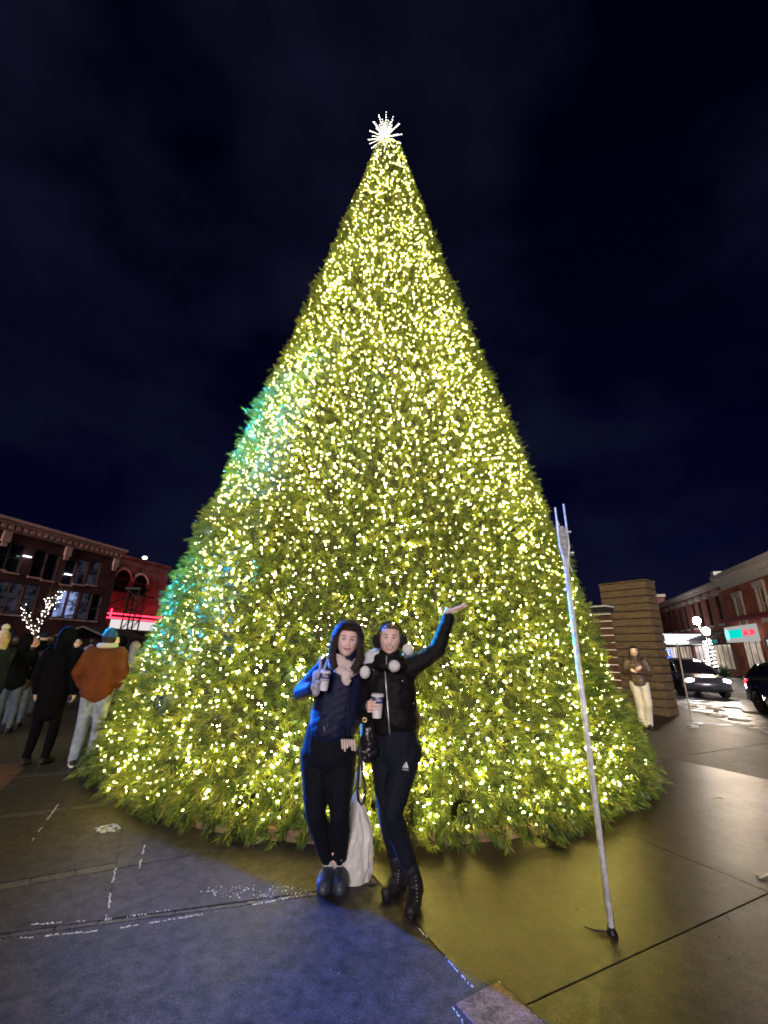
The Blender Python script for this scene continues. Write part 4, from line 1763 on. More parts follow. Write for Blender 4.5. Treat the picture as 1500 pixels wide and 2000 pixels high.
s.box((sp.x, sp.y, sp.z), (0.42, 0.02, 0.46))
pf = s.build('plate', mat('blue sign', (0.03, 0.10, 0.62), 0.4, emit=(0.02, 0.08, 0.6), estr=0.25), ps_)
s = MB()
s.ell((sp.x, sp.y - 0.015, sp.z + 0.10), (0.05, 0.004, 0.05), n=10)
s.tube([(sp.x, sp.y - 0.015, sp.z + 0.05), (sp.x, sp.y - 0.015, sp.z - 0.04), (sp.x + 0.09, sp.y - 0.015, sp.z - 0.10)], 0.024, 6)
s.build('symbol', M_white, pf)

# ------------------------------------------------------------------ the tall galvanised pole in front
gp = atz(1195, 1825)
gx, gy = gp.x, gp.y
pole = thing('galvanised_pole', (gx, gy, 0), 'tall thin galvanised pole with a forked bracket top standing right of the women', 'pole')
zb = at(1098, 1092, gy).z
s = MB()
s.tube([(gx, gy, 0.0), (gx, gy, zb)], [0.0175, 0.0175], 14)
s.build('tube', M_galv, pole, smooth=True)
ztop = at(1083, 990, gy).z
for sg_, zz in ((-1, ztop - 0.01), (1, ztop + 0.02)):
    s = MB()
    x0_ = gx + sg_ * 0.017
    x1_ = gx + sg_ * 0.034
    s.tube([(x0_, gy - 0.012, zb - 0.06), (x0_, gy - 0.012, zb), (x1_, gy - 0.012, zb + 0.09), (x1_, gy - 0.012, zz)], [0.007] * 4, 8)
    s.build('prong', M_galv, pole, smooth=True)
s = MB()
s.plate([Vector((gx - 0.018, gy, zb - 0.02)), Vector((gx + 0.018, gy, zb - 0.02)), Vector((gx + 0.030, gy, zb + 0.10)), Vector((gx + 0.028, gy, zb + 0.245)), Vector((gx + 0.002, gy, zb + 0.255)), Vector((gx - 0.030, gy, zb + 0.24)), Vector((gx - 0.030, gy, zb + 0.10))], 0.012)
s.build('plate', mat('scuffed plate', (0.30, 0.32, 0.35), 0.5, metal=0.4, var=0.4, scale=40), pole)
s = MB()
s.plate([Vector((gx - 0.034, gy + 0.004, zb + 0.24)), Vector((gx - 0.012, gy + 0.004, zb + 0.26)), Vector((gx - 0.028, gy + 0.004, zb + 0.33))], 0.01)
s.build('torn_strip', M_galv, pole)
for zz in (zb + 0.05, zb + 0.21):
    s = MB()
    s.tube([(gx + 0.02, gy - 0.004, zz), (gx + 0.068, gy - 0.004, zz)], [0.005, 0.005], 6)
    s.ell((gx + 0.060, gy - 0.004, zz), (0.007, 0.010, 0.010), n=6)
    s.build('bolt', M_galv, pole)
s = MB()
s.tube([(gx + 0.02, gy + 0.01, zb - 0.0), (gx + 0.05, gy + 0.02, zb - 0.09)], 0.003, 6)
s.build('hook_wire', M_galv, pole)
s = MB()
s.lathe([(0.030, 0.0), (0.030, 0.012), (0.021, 0.022), (0.020, 0.035)], (gx, gy, 0), 12)
ft = s.build('foot', M_black, pole, smooth=True)
s = MB()
s.tube([(gx - 0.01, gy, 0.012), (gx - 0.09, gy + 0.02, 0.008), (gx - 0.13, gy + 0.055, 0.006)], [0.006, 0.005, 0.003], 6)
s.build('tie_wire', M_black, ft)
# ------------------------------------------------------------------ cars
M_tyre = mat('tyre rubber', (0.012, 0.012, 0.013), 0.8)
M_rim = mat('alloy rim', (0.45, 0.46, 0.48), 0.3, metal=0.9)
M_carglass = mat('car glass', (0.012, 0.013, 0.018), 0.06, spec=0.7)
M_chrome = mat('chrome', (0.7, 0.7, 0.72), 0.12, metal=1.0)
M_trim = mat('black trim', (0.015, 0.015, 0.016), 0.5)


def loft(mb, secs, mi=0, close=True):
    """secs: list of point rings"""
    n = len(secs[0])
    o = len(mb.v)
    vs = [p for s in secs for p in s]
    fs = []
    for i in range(len(secs) - 1):
        for k in range(n):
            l = (k + 1) % n
            fs.append((i * n + k, (i + 1) * n + k, (i + 1) * n + l, i * n + l))
    if close:
        fs.append(tuple(range(n)))
        fs.append(tuple(reversed([(len(secs) - 1) * n + k for k in range(n)])))
    mb.add(vs, fs, mi)


def interp(tab, x):
    for i in range(len(tab) - 1):
        if tab[i][0] <= x <= tab[i + 1][0]:
            f = (x - tab[i][0]) / (tab[i + 1][0] - tab[i][0])
            return [a + (b - a) * f for a, b in zip(tab[i][1:], tab[i + 1][1:])]
    return list(tab[-1][1:] if x > tab[-1][0] else tab[0][1:])


def car(pos, heading, paint, label, head_on=True, tail_on=False, plate=True):
    """pos: centre of the car on the road; local x forward, y left"""
    h = Vector((heading[0], heading[1], 0)).normalized()
    l = Vector((-h.y, h.x, 0))
    T = lambda x, y, z: Vector(pos) + h * x + l * y + Z3 * z
    c = thing('car', pos, label, 'car')
    # lower body:  x, half width, bottom, belt height
    tab = [(-2.28, 0.62, 0.42, 0.86), (-2.2, 0.80, 0.30, 0.98), (-1.95, 0.88, 0.24, 1.03), (-1.0, 0.92, 0.20, 1.02), (0.0, 0.93, 0.20, 0.99), (0.8, 0.92, 0.20, 0.98),
           (1.1, 0.91, 0.21, 0.97), (1.7, 0.89, 0.22, 0.90), (2.0, 0.86, 0.24, 0.84), (2.2, 0.76, 0.28, 0.74), (2.3, 0.60, 0.36, 0.62)]
    prof = [(-1.0, 0.10), (-1.0, 0.45), (-0.985, 0.66), (-0.95, 0.86), (-0.82, 0.97), (-0.4, 1.0), (0.4, 1.0), (0.82, 0.97), (0.95, 0.86), (0.985, 0.66), (1.0, 0.45), (1.0, 0.10), (0.85, 0.0), (-0.85, 0.0)]
    b = MB()
    xs = sorted(set([t[0] for t in tab] + list(np.linspace(-2.2, 2.2, 34))))
    secs = []
    for x in xs:
        w, z0, z1 = interp(tab, x)
        ring = []
        for py, pz in prof:
            zz = z0 + (z1 - z0) * pz
            # wheel arches
            for wx in (-1.38, 1.38):
                dz = 0.40 ** 2 - (x - wx) ** 2
                if dz > 0 and abs(py) > 0.8:
                    zz = max(zz, min(0.33 + math.sqrt(dz), z1 - 0.1 * (1 - pz)))
            ring.append(T(x, py * w, zz))
        secs.append(ring)
    loft(b, secs)
    b.build('body', paint, c, smooth=True)
    # cabin
    ctab = [(-2.12, 0.66, 1.0, 1.04), (-1.75, 0.68, 1.0, 1.38), (-1.2, 0.66, 1.0, 1.52), (-0.3, 0.66, 0.99, 1.56), (0.35, 0.64, 0.98, 1.50), (0.85, 0.66, 0.97, 1.22), (1.25, 0.72, 0.95, 0.99)]
    cp = [(-1.28, 0.0), (-1.20, 0.35), (-1.06, 0.75), (-0.90, 0.94), (-0.5, 1.0), (0.5, 1.0), (0.90, 0.94), (1.06, 0.75), (1.20, 0.35), (1.28, 0.0)]
    g_ = MB()
    secs = []
    xs = list(np.linspace(-2.12, 1.25, 26))
    for x in xs:
        w, z0, z1 = interp(ctab, x)
        secs.append([T(x, py * w * min(1, 0.88 / (1.28 * 0.66)), z0 - 0.03 + (z1 - z0 + 0.03) * pz) for py, pz in cp])
    loft(g_, secs)
    g_.build('glasshouse', M_carglass, c, smooth=True)
    r_ = MB()
    secs = []
    for x in np.linspace(-1.6, 0.30, 14):
        w, z0, z1 = interp(ctab, x)
        ring = []
        for py, pz in [(-0.99, 0.86), (-0.88, 0.955), (-0.5, 1.015), (0.5, 1.015), (0.88, 0.955), (0.99, 0.86)]:
            ring.append(T(x, py * w * 1.042, z0 + (z1 - z0) * pz + 0.006))
        ring += [p - Z3 * 0.05 for p in reversed(ring)]
        secs.append(ring)
    loft(r_, secs)
    r_.build('roof', paint, c, smooth=True)
    for sy in (-1, 1):
        for nm, pts in (('pillar', [(0.32, 0.645, 1.46), (0.75, 0.70, 1.24), (1.22, 0.80, 0.97)]), ('pillar', [(-0.45, 0.68, 1.50), (-0.45, 0.80, 1.2), (-0.45, 0.865, 0.99)]), ('pillar', [(-1.5, 0.66, 1.44), (-1.75, 0.77, 1.2), (-1.95, 0.84, 1.0)])):
            p = MB()
            p.tube([T(x, sy * y, z) for x, y, z in pts], [0.035, 0.04, 0.045], 6)
            p.build(nm, paint, c, smooth=True)
        p = MB()
        p.tube([T(1.2, sy * 0.84, 0.985), T(0.3, sy * 0.875, 1.0), T(-1.0, sy * 0.875, 1.02), T(-1.9, sy * 0.85, 1.02)], 0.014, 5)
        p.build('window_trim', M_chrome, c)
        p = MB()
        p.ell(T(0.72, sy * 1.03, 1.06), (0.07, 0.10, 0.075), Matrix((h, l, Z3)).transposed(), n=12)
        p.tube([T(0.74, sy * 0.90, 1.0), T(0.72, sy * 1.0, 1.03)], 0.025, 6)
        p.build('mirror', paint, c, smooth=True)
        for x0, x1 in ((-0.42, 0.62), (-1.35, -0.48)):
            p = MB()
            p.obox(T(x0 + 0.1, sy * 0.938, 0.78), h * 0.16, l * (0.02 * sy), Z3 * 0.03)
            p.build('door_handle', M_chrome, c)
        for wx in (-1.38, 1.38):
            w_ = MB()
            w_.lathe([(0.20, -0.11), (0.32, -0.11), (0.335, -0.06), (0.335, 0.06), (0.32, 0.11), (0.20, 0.11)], T(wx, sy * 0.80, 0.335), 22, axis=l)
            wo = w_.build('wheel', M_tyre, c, smooth=True)
            w_ = MB()
            w_.lathe([(0.21, 0.06), (0.20, 0.105), (0.06, 0.095), (0.03, 0.11)], T(wx, sy * 0.80, 0.335), 20, axis=l * sy)
            w_.build('rim', M_rim, wo, smooth=True)
        # head lamps
        hl = MB()
        hl.ell(T(2.10, sy * 0.62, 0.68), (0.15, 0.19, 0.085), Matrix((h, l, Z3)).transposed(), n=14)
        hl.build('headlight', emat('headlight on', (0.92, 0.96, 1.0), 300.0) if head_on else M_chrome, c, smooth=True)
        tl = MB()
        tl.ell(T(-2.16, sy * 0.66, 0.88), (0.10, 0.15, 0.085), Matrix((h, l, Z3)).transposed(), n=14)
        tl.build('tail_light', emat('tail light', (1.0, 0.02, 0.03), 9.0 if tail_on else 0.3), c, smooth=True)
    p = MB()
    for k in range(4):
        p.obox(T(2.245 - 0.01 * k, -0.42, 0.46 + 0.05 * k), h * 0.03, l * 0.84, Z3 * 0.025)
    p.build('grille', M_chrome, c)
    p = MB()
    p.tube([T(2.12, -0.80, 0.34), T(2.29, -0.5, 0.33), T(2.31, 0, 0.33), T(2.29, 0.5, 0.33), T(2.12, 0.80, 0.34)], 0.05, 8)
    p.build('bumper', M_trim, c, smooth=True)
    p = MB()
    p.obox(T(-2.30, -0.26, 0.62), h * 0.02, l * 0.52, Z3 * 0.13)
    p.build('licence_plate', M_white, c)
    p = MB()
    p.tube([T(-2.18, -0.80, 0.38), T(-2.30, 0, 0.38), T(-2.18, 0.80, 0.38)], 0.06, 8)
    p.build('rear_bumper', M_trim, c, smooth=True)
    return c


hd = -SV
rear1 = Vector((13.75, 18.4, -0.12))
car(rear1 - hd * 2.25, hd, mat('dark grey paint', (0.10, 0.10, 0.125), 0.25, metal=0.3, coat=0.8), 'dark saloon car with bright headlights waiting on the slushy road', True, False)
rear2 = at(1468, 1330, 14.6)
car(Vector((rear2.x, rear2.y, -0.12)) + hd * 2.1 + SN * 0.62, hd, mat('black paint', (0.012, 0.012, 0.014), 0.15, coat=0.9), 'black car cut off by the right edge with its tail light glowing', False, True)
# exhaust vapour between the two cars
ev = atz(1440, 1362, -0.12)
s = MB()
s.ell((ev.x + 0.4, ev.y + 0.6, 0.28), (0.9, 0.7, 0.42), n=16)
m = bpy.data.materials.new('exhaust vapour')
m.use_nodes = True
nt = m.node_tree
nt.nodes.clear()
out_ = nt.nodes.new('ShaderNodeOutputMaterial')
pv = nt.nodes.new('ShaderNodeVolumePrincipled')
pv.inputs['Color'].default_value = (0.95, 0.95, 1.0, 1)
tcv = nt.nodes.new('ShaderNodeTexCoord')
nv = nt.nodes.new('ShaderNodeTexNoise')
nv.inputs['Scale'].default_value = 2.4
nv.inputs['Detail'].default_value = 4
mrv = nt.nodes.new('ShaderNodeMapRange')
mrv.inputs['From Min'].default_value = 0.48
mrv.inputs['From Max'].default_value = 0.75
mrv.inputs['To Max'].default_value = 1.6
nt.links.new(tcv.outputs['Object'], nv.inputs['Vector'])
nt.links.new(nv.outputs['Fac'], mrv.inputs['Value'])
nt.links.new(mrv.outputs['Result'], pv.inputs['Density'])
nt.links.new(pv.outputs[0], out_.inputs['Volume'])
o = s.build('exhaust_vapour', m)
tag(o, 'pale exhaust vapour drifting between the two cars', 'vapour', kind='stuff')
# ------------------------------------------------------------------ people
M_skin = mat('skin', (0.80, 0.55, 0.47), 0.45, sss=0.12, var=0.08, scale=18)
M_skin2 = mat('skin rosy', (0.82, 0.57, 0.51), 0.45, sss=0.12, var=0.08, scale=18)
M_lip = mat('lips', (0.42, 0.13, 0.12), 0.4)
M_teeth = mat('teeth', (0.85, 0.82, 0.76), 0.3)
M_eyew = mat('eye white', (0.75, 0.73, 0.70), 0.3)
M_iris = mat('iris', (0.05, 0.03, 0.02), 0.2)
M_lash = mat('lashes and brows', (0.06, 0.035, 0.025), 0.7)
M_hair_b = mat('dark brown hair', (0.035, 0.018, 0.012), 0.45, var=0.5, scale=60, stretch=(3, 3, 0.4), bump=0.4, bscale=160)
M_hair_l = mat('brown hair', (0.06, 0.032, 0.02), 0.45, var=0.5, scale=60, stretch=(3, 3, 0.4), bump=0.4, bscale=160)
M_hair_k = mat('black hair', (0.010, 0.008, 0.008), 0.4, var=0.4, scale=60, bump=0.4, bscale=120)


def basis(fwd, up=(0, 0, 1)):
    """columns: right-of-person x, back y (so the face looks along -y), up z"""
    f = Vector(fwd).normalized()
    u = Vector(up)
    u = (u - f * f.dot(u)).normalized()
    y = -f
    x = y.cross(u).normalized()
    return Matrix((x, y, u)).transposed()


def face_y(x, z, smile=1.0):
    """how far the face stands forward (-y) of the head's plain oval at x, z (metres, head centre = 0)"""
    g = lambda a, b, sa, sb: math.exp(-((x - a) / sa) ** 2 - ((z - b) / sb) ** 2)
    f = 0.0
    t = min(1, max(0, (0.022 - z) / 0.052))
    if -0.045 < z < 0.04:
        f += (0.004 + 0.017 * t) * math.exp(-(x / (0.008 + 0.005 * t)) ** 2) * (1 if z > -0.032 else math.exp(-((z + 0.032) / 0.005) ** 2))
    for sx in (-1, 1):
        f -= 0.0085 * g(sx * 0.031, 0.010, 0.015, 0.011)
        f += 0.0035 * g(sx * 0.033, 0.031, 0.020, 0.007)
        f += (0.004 + 0.004 * smile) * g(sx * 0.040, -0.024, 0.018, 0.016)
        f += 0.004 * g(sx * 0.010, -0.035, 0.006, 0.005)
        f -= 0.003 * smile * g(sx * 0.034, -0.052, 0.006, 0.014)
    f += 0.006 * g(0, -0.050, 0.022, 0.0065) + 0.0065 * g(0, -0.066, 0.019, 0.0065) - 0.003 * g(0, -0.058, 0.024, 0.003)
    f += 0.007 * g(0, -0.096, 0.020, 0.013) - 0.003 * g(0, -0.078, 0.02, 0.006)
    f += 0.002 * g(0, 0.055, 0.05, 0.03)
    return f


def head_geo(n=64, smile=1.0):
    vs, fs = [], []
    K = n * 3 // 4
    for i in range(1, K):
        t = math.pi * i / K
        for k in range(n):
            a = 2 * math.pi * k / n
            x, y, z = math.sin(t) * math.cos(a), math.sin(t) * math.sin(a), -math.cos(t)
            px, py, pz = x * 0.080, y * 0.094, z * 0.116
            if z < 0.1:
                q = min(1, (0.1 - z) / 1.1)
                px *= 1 - 0.28 * q ** 1.8
                if y > 0:
                    py *= 1 - 0.42 * q
                else:
                    py *= 1 - 0.06 * q
            if y < 0:
                py = -abs(py) * (1 - 0.10 * (1 - abs(x)) * 0.5) - 0.002
                w = min(1, max(0, (-y - 0.15) / 0.35))
                py -= face_y(px, pz, smile) * w
            else:
                py *= 1.06
            vs.append(Vector((px, py, pz)))
    b = len(vs)
    vs.append(Vector((0, 0.0, -0.118)))
    vs.append(Vector((0, 0, 0.118)))
    for i in range(K - 2):
        for k in range(n):
            l = (k + 1) % n
            fs.append((i * n + k, i * n + l, (i + 1) * n + l, (i + 1) * n + k))
    for k in range(n):
        l = (k + 1) % n
        fs.append((b, l, k))
        fs.append((b + 1, (K - 2) * n + k, (K - 2) * n + l))
    # ears
    e = MB()
    for sx in (-1, 1):
        e.ell((sx * 0.078, 0.012, -0.004), (0.010, 0.020, 0.031), Matrix.Rotation(sx * 0.35, 3, 'Z'), n=12)
    o = len(vs)
    vs += [Vector(v) for v in e.v]
    fs += [tuple(o + i for i in f) for f in e.f]
    return vs, fs


HEAD_V, HEAD_F = head_geo()
HEAD_LO = head_geo(30)
HEAD_BVH = BVHTree.FromPolygons(HEAD_V, HEAD_F)


def on_face(x, z, off=0.0):
    hit = HEAD_BVH.ray_cast(Vector((x, -0.4, z)), Vector((0, 1, 0)))
    p = hit[0] if hit[0] is not None else Vector((x, -0.08, z))
    return p + Vector((0, -off, 0))


def add_face(body, C, M, scale, teeth=True, lipm=None, brow=None):
    """eyes, brows, mouth as parts of the body; C head centre, M head basis"""
    T = lambda p: C + M @ (Vector(p) * scale)
    for sx in (-1, 1):
        e = MB()
        c = on_face(sx * 0.031, 0.009)
        e.ell(T(c + Vector((0, 0.0035, 0))), (0.0145 * scale, 0.007 * scale, 0.0062 * scale), M, n=14)
        eo = e.build('eye', M_eyew, body, smooth=True)
        e = MB()
        e.ell(T(c + Vector((0, -0.0016, 0.0002))), (0.0058 * scale, 0.003 * scale, 0.0058 * scale), M, n=12)
        e.build('iris', M_iris, eo, smooth=True)
        e = MB()
        pts = [T(on_face(sx * (0.031 + q * 0.016), 0.0095 + 0.0062 * (1 - (q * 0.9) ** 2), 0.0022)) for q in np.linspace(-1, 1, 9)]
        e.tube(pts, [0.0009 * scale, 0.0016 * scale] + [0.0019 * scale] * 5 + [0.0017 * scale, 0.0009 * scale], 5)
        e.build('eyelid', M_lash, eo)
        e = MB()
        pts = [T(on_face(sx * (0.033 + q * 0.019), 0.031 + 0.0045 * (1 - (q - 0.2) ** 2) - 0.002, 0.001)) for q in np.linspace(-1, 1, 9)]
        e.tube(pts, np.array([0.0016, 0.0028, 0.0032, 0.0032, 0.003, 0.0027, 0.0023, 0.0018, 0.001]) * scale, 6)
        e.build('eyebrow', brow or M_lash, body)
        e = MB()
        e.ell(T(on_face(sx * 0.0065, -0.0375, 0.0002)), (0.0032 * scale, 0.002 * scale, 0.0018 * scale), M, n=8)
        e.build('nostril', M_lash, body)
    zc, w = -0.0565, 0.030 if teeth else 0.027
    lo = 0.0135 if teeth else 0.0045
    e = MB()
    up = [T(on_face(q * w, zc + 0.0035 + 0.006 * q * q - (0.001 if abs(q) < 0.15 else 0), 0.0012)) for q in np.linspace(-1, 1, 13)]
    dn = [T(on_face(q * w * 0.97, zc + 0.006 * q * q - lo * (1 - q * q) + 0.0035 * q * q, 0.0012)) for q in np.linspace(-1, 1, 13)]
    rr = np.array([0.0010, 0.0018, 0.0024, 0.0028, 0.003, 0.003, 0.0027, 0.003, 0.003, 0.0028, 0.0024, 0.0018, 0.0010]) * scale
    e.tube(up, rr, 6)
    e.tube(dn, rr * 1.25, 6)
    e.build('lips', lipm or M_lip, body, smooth=True)
    if teeth:
        e = MB()
        n = 13
        top = [T(on_face(q * w * 0.86, zc + 0.0028 + 0.006 * q * q, 0.0006)) for q in np.linspace(-1, 1, n)]
        bot = [T(on_face(q * w * 0.86, zc + 0.0062 * q * q - lo * 0.86 * (1 - q * q), 0.0006)) for q in np.linspace(-1, 1, n)]
        back = M @ Vector((0, 0.003, 0))
        vs = top + bot + [p + back for p in top] + [p + back for p in bot]
        fs = []
        for i in range(n - 1):
            fs += [(i, i + 1, n + i + 1, n + i), (2 * n + i + 1, 2 * n + i, 3 * n + i, 3 * n + i + 1)]
        e.add(vs, fs)
        e.build('teeth', M_teeth, body, smooth=True)
    else:
        e = MB()
        e.tube([T(on_face(q * w * 0.95, zc + 0.0012 + 0.007 * q * q, 0.0018)) for q in np.linspace(-1, 1, 9)], 0.0008 * scale, 5)
        e.build('mouth_line', M_lash, body)


def hair_cap(C, M, scale, cond, off=0.010, wav=0.003):
    """hair over the part of the skull where cond(x, y, z) holds"""
    mb = MB()
    nv = len(HEAD_V)
    idx = {}
    vs, fs = [], []

    def get(i):
        if i not in idx:
            p = HEAD_V[i]
            d = p.normalized()
            o = off + wav * math.sin(p.x * 260 + p.z * 30) * math.sin(p.y * 90)
            idx[i] = len(vs)
            vs.append(C + M @ ((p + d * o) * scale))
        return idx[i]
    inner = {}

    def geti(i):
        if i not in inner:
            inner[i] = len(vs)
            vs.append(C + M @ (HEAD_V[i] * scale * 0.99))
        return inner[i]
    use = [f for f in HEAD_F if all(i < 64 * 47 + 2 for i in f) and all(cond(*HEAD_V[i]) for i in f)]
    cnt = {}
    for f in use:
        fs.append(tuple(get(i) for i in f))
        for a, b in zip(f, f[1:] + f[:1]):
            cnt[(a, b)] = 1
    for (a, b) in list(cnt):
        if (b, a) not in cnt:
            fs.append((get(b), get(a), geti(a), geti(b)))
    mb.add(vs, fs)
    return mb


def finger(mb, base, d, n, lens, rads, curls):
    """chain of capsules bending towards n"""
    p = Vector(base)
    d = Vector(d).normalized()
    n = Vector(n).normalized()
    for l, r, c in zip(lens, rads, curls):
        a = math.radians(c)
        d2 = (d * math.cos(a) + n * math.sin(a)).normalized()
        n = (n * math.cos(a) - d * math.sin(a)).normalized()
        d = d2
        q = p + d * l
        mb.cap(p, q, r, r * 0.92, n=10)
        p = q
    return p


def hand(mb, wrist, d, palm, side, size=1.0, curls=None, spread=5, thumb=(35, 20, 20), thick=1.0, fan=None):
    """d: direction of the fingers, palm: palm normal, side: direction of the thumb side"""
    d, palm = Vector(d).normalized(), Vector(palm).normalized()
    palm = (palm - d * d.dot(palm)).normalized()
    side = Vector(side)
    side = (side - d * d.dot(side) - palm * palm.dot(side)).normalized()
    w = Vector(wrist)
    s = size
    curls = curls or [(12, 15, 10)] * 4
    base_ = [w + d * 0.088 * s + side * x * s for x in (0.030, 0.010, -0.010, -0.028)]
    base_[3] -= d * 0.010 * s
    base_[0] -= d * 0.003 * s
    for x, b in zip((0.024, 0.009, -0.007, -0.022), base_):
        mb.cap(w + side * x * 0.8 * s, b, 0.0145 * s * thick, 0.0125 * s * thick, n=10)
    mb.cap(w - d * 0.05 * s, w + d * 0.01 * s, 0.026 * s, 0.027 * s, sx=0.75, side=palm, n=12)
    L = [(0.044, 0.026, 0.020), (0.048, 0.030, 0.022), (0.044, 0.028, 0.021), (0.035, 0.021, 0.018)]
    for i, b in enumerate(base_):
        sp = math.radians((fan[i] if fan else (1.5 - i) * spread))
        fd = d * math.cos(sp) + side * math.sin(sp)
        r = (0.0092, 0.0095, 0.009, 0.0078)[i] * s * thick
        finger(mb, b, fd, palm, [l * s for l in L[i]], [r, r * 0.95, r * 0.88], curls[i])
    tb = w + d * 0.022 * s + side * 0.026 * s + palm * 0.008 * s
    td = (d * 0.72 + side * 0.66 + palm * 0.2).normalized()
    finger(mb, tb, td, (palm * 0.8 - side * 0.5).normalized(), [0.040 * s, 0.032 * s, 0.026 * s], [0.0135 * s * thick, 0.0108 * s * thick, 0.0095 * s * thick], thumb)


def join_meshes(name, parts):
    """parts: meshes or MBs, joined into one mesh"""
    vs, fs = [], []
    for p in parts:
        o = len(vs)
        if isinstance(p, MB):
            vs += p.v
            fs += [tuple(o + i for i in f) for f in p.f]
        else:
            vs += [tuple(v.co) for v in p.vertices]
            fs += [tuple(o + i for i in q.vertices) for q in p.polygons]
    me = bpy.data.meshes.new(name)
    me.from_pydata(vs, [], fs)
    me.polygons.foreach_set('use_smooth', [True] * len(me.polygons))
    me.update()
    return me


def head_mb(C, M, scale, geo=None):
    m = MB()
    hv, hf = geo or (HEAD_V, HEAD_F)
    m.add([C + M @ (v * scale) for v in hv], hf)
    return m


def body_prims(J, k=1.0, head=True):
    """slim continuous body over a joint dictionary"""
    m = MB()
    hx = (J['sh_l'] - J['sh_r']).normalized()
    chest = (J['sh_l'] + J['sh_r']) / 2
    hip = (J['hip_l'] + J['hip_r']) / 2
    m.cap(hip, hip.lerp(chest, 0.45), 0.115 * k, 0.105 * k, sx=1.25, side=hx)
    m.cap(hip.lerp(chest, 0.45), hip.lerp(chest, 0.85), 0.105 * k, 0.110 * k, sx=1.3, side=hx)
    m.cap(J['sh_l'], J['sh_r'], 0.062 * k, 0.062 * k)
    m.cap(chest, J['head'] - Vector((0, 0, 0.06)), 0.062 * k, 0.052 * k)
    for s in 'lr':
        m.cap(J['hip_' + s] + Vector((0, 0, 0.02)), J['kn_' + s], 0.085 * k, 0.055 * k)
        m.cap(J['kn_' + s], J['an_' + s], 0.056 * k, 0.036 * k)
        m.cap(J['an_' + s] - Vector((0, 0, 0.035)), J['an_' + s].lerp(J['toe_' + s], 0.7) - Vector((0, 0, 0.02)), 0.022 * k, 0.016 * k)
        m.cap(J['sh_' + s], J['el_' + s], 0.052 * k, 0.042 * k)
        m.cap(J['el_' + s], J['wr_' + s], 0.042 * k, 0.028 * k)
    return m


def trousers(J, k=1.0, hip_r=0.12, thigh=0.093, knee=0.062, ankle=0.045, end=1.0, wide=1.25):
    m = MB()
    hx = (J['hip_l'] - J['hip_r']).normalized()
    hip = (J['hip_l'] + J['hip_r']) / 2
    m.cap(hip + Vector((0, 0, 0.02)), hip + Vector((0, 0, 0.14)), hip_r * k, hip_r * 0.92 * k, sx=wide, side=hx)
    for s in 'lr':
        h, kn, an = J['hip_' + s], J['kn_' + s], J['an_' + s]
        m.cap(h + Vector((0, 0.015, 0.0)), h.lerp(kn, 0.5), thigh * k * 1.08, thigh * 0.86 * k)
        m.cap(h.lerp(kn, 0.5), kn, thigh * 0.86 * k, knee * k)
        mid = kn.lerp(an, 0.3) + Vector((0, 0.012, 0))
        m.cap(kn, mid, knee * k, knee * 1.0 * k)
        m.cap(mid, kn.lerp(an, end), knee * 1.0 * k, ankle * k)
    return m


def top_coat(J, k=1.0, hem=None, chest_r=0.135, waist_r=0.125, hem_r=0.145, arm=0.066, cuff=0.048, wide=1.32, collar=0.075, cuff_end=0.96):
    m = MB()
    hx = (J['sh_l'] - J['sh_r']).normalized()
    chest = (J['sh_l'] + J['sh_r']) / 2
    hip = (J['hip_l'] + J['hip_r']) / 2
    hem = hem if hem is not None else hip + Vector((0, 0, -0.02))
    a, b = chest + (hip - chest) * 0.18, chest + (hip - chest) * 0.62
    m.cap(a, b, chest_r * k, waist_r * k, sx=wide, side=hx)
    m.cap(b, hem, waist_r * k, hem_r * k, sx=wide, side=hx)
    m.cap(J['sh_l'].lerp(J['sh_r'], 0.02) - Vector((0, 0, 0.02)), J['sh_r'].lerp(J['sh_l'], 0.02) - Vector((0, 0, 0.02)), 0.073 * k, 0.073 * k)
    if collar:
        m.cap(chest + Vector((0, 0, 0.0)), chest.lerp(J['head'], 0.42), 0.085 * k, collar * k)
    for s in 'lr':
        sh, el, wr = J['sh_' + s], J['el_' + s], J['wr_' + s]
        m.cap(sh, el, arm * 1.08 * k, arm * 0.88 * k)
        m.cap(el, el.lerp(wr, cuff_end), arm * 0.88 * k, cuff * k)
    return m


def flat_hem(mb_mesh, z):
    """square the lower edge of a coat off at height z"""
    for v in mb_mesh.vertices:
        if v.co.z < z:
            v.co.z = z - (z - v.co.z) * 0.06
    mb_mesh.update()


def cut_below(me, fn):
    """open a garment where fn(co) is true"""
    bm = bmesh.new()
    bm.from_mesh(me)
    bmesh.ops.delete(bm, geom=[v for v in bm.verts if fn(v.co)], context='VERTS')
    bm.to_mesh(me)
    bm.free()
    me.update()


def wrinkle(amp=0.004, sc=14.0, seed=0.0):
    def f(co, no):
        out = np.empty(len(co), np.float32)
        for i, c in enumerate(co):
            p = Vector((c[0] * sc + seed, c[1] * sc, c[2] * sc * 1.7))
            out[i] = amp * (1 - 2 * abs(noise.noise(p))) + amp * 0.6 * noise.noise(p * 2.3)
        return out
    return f


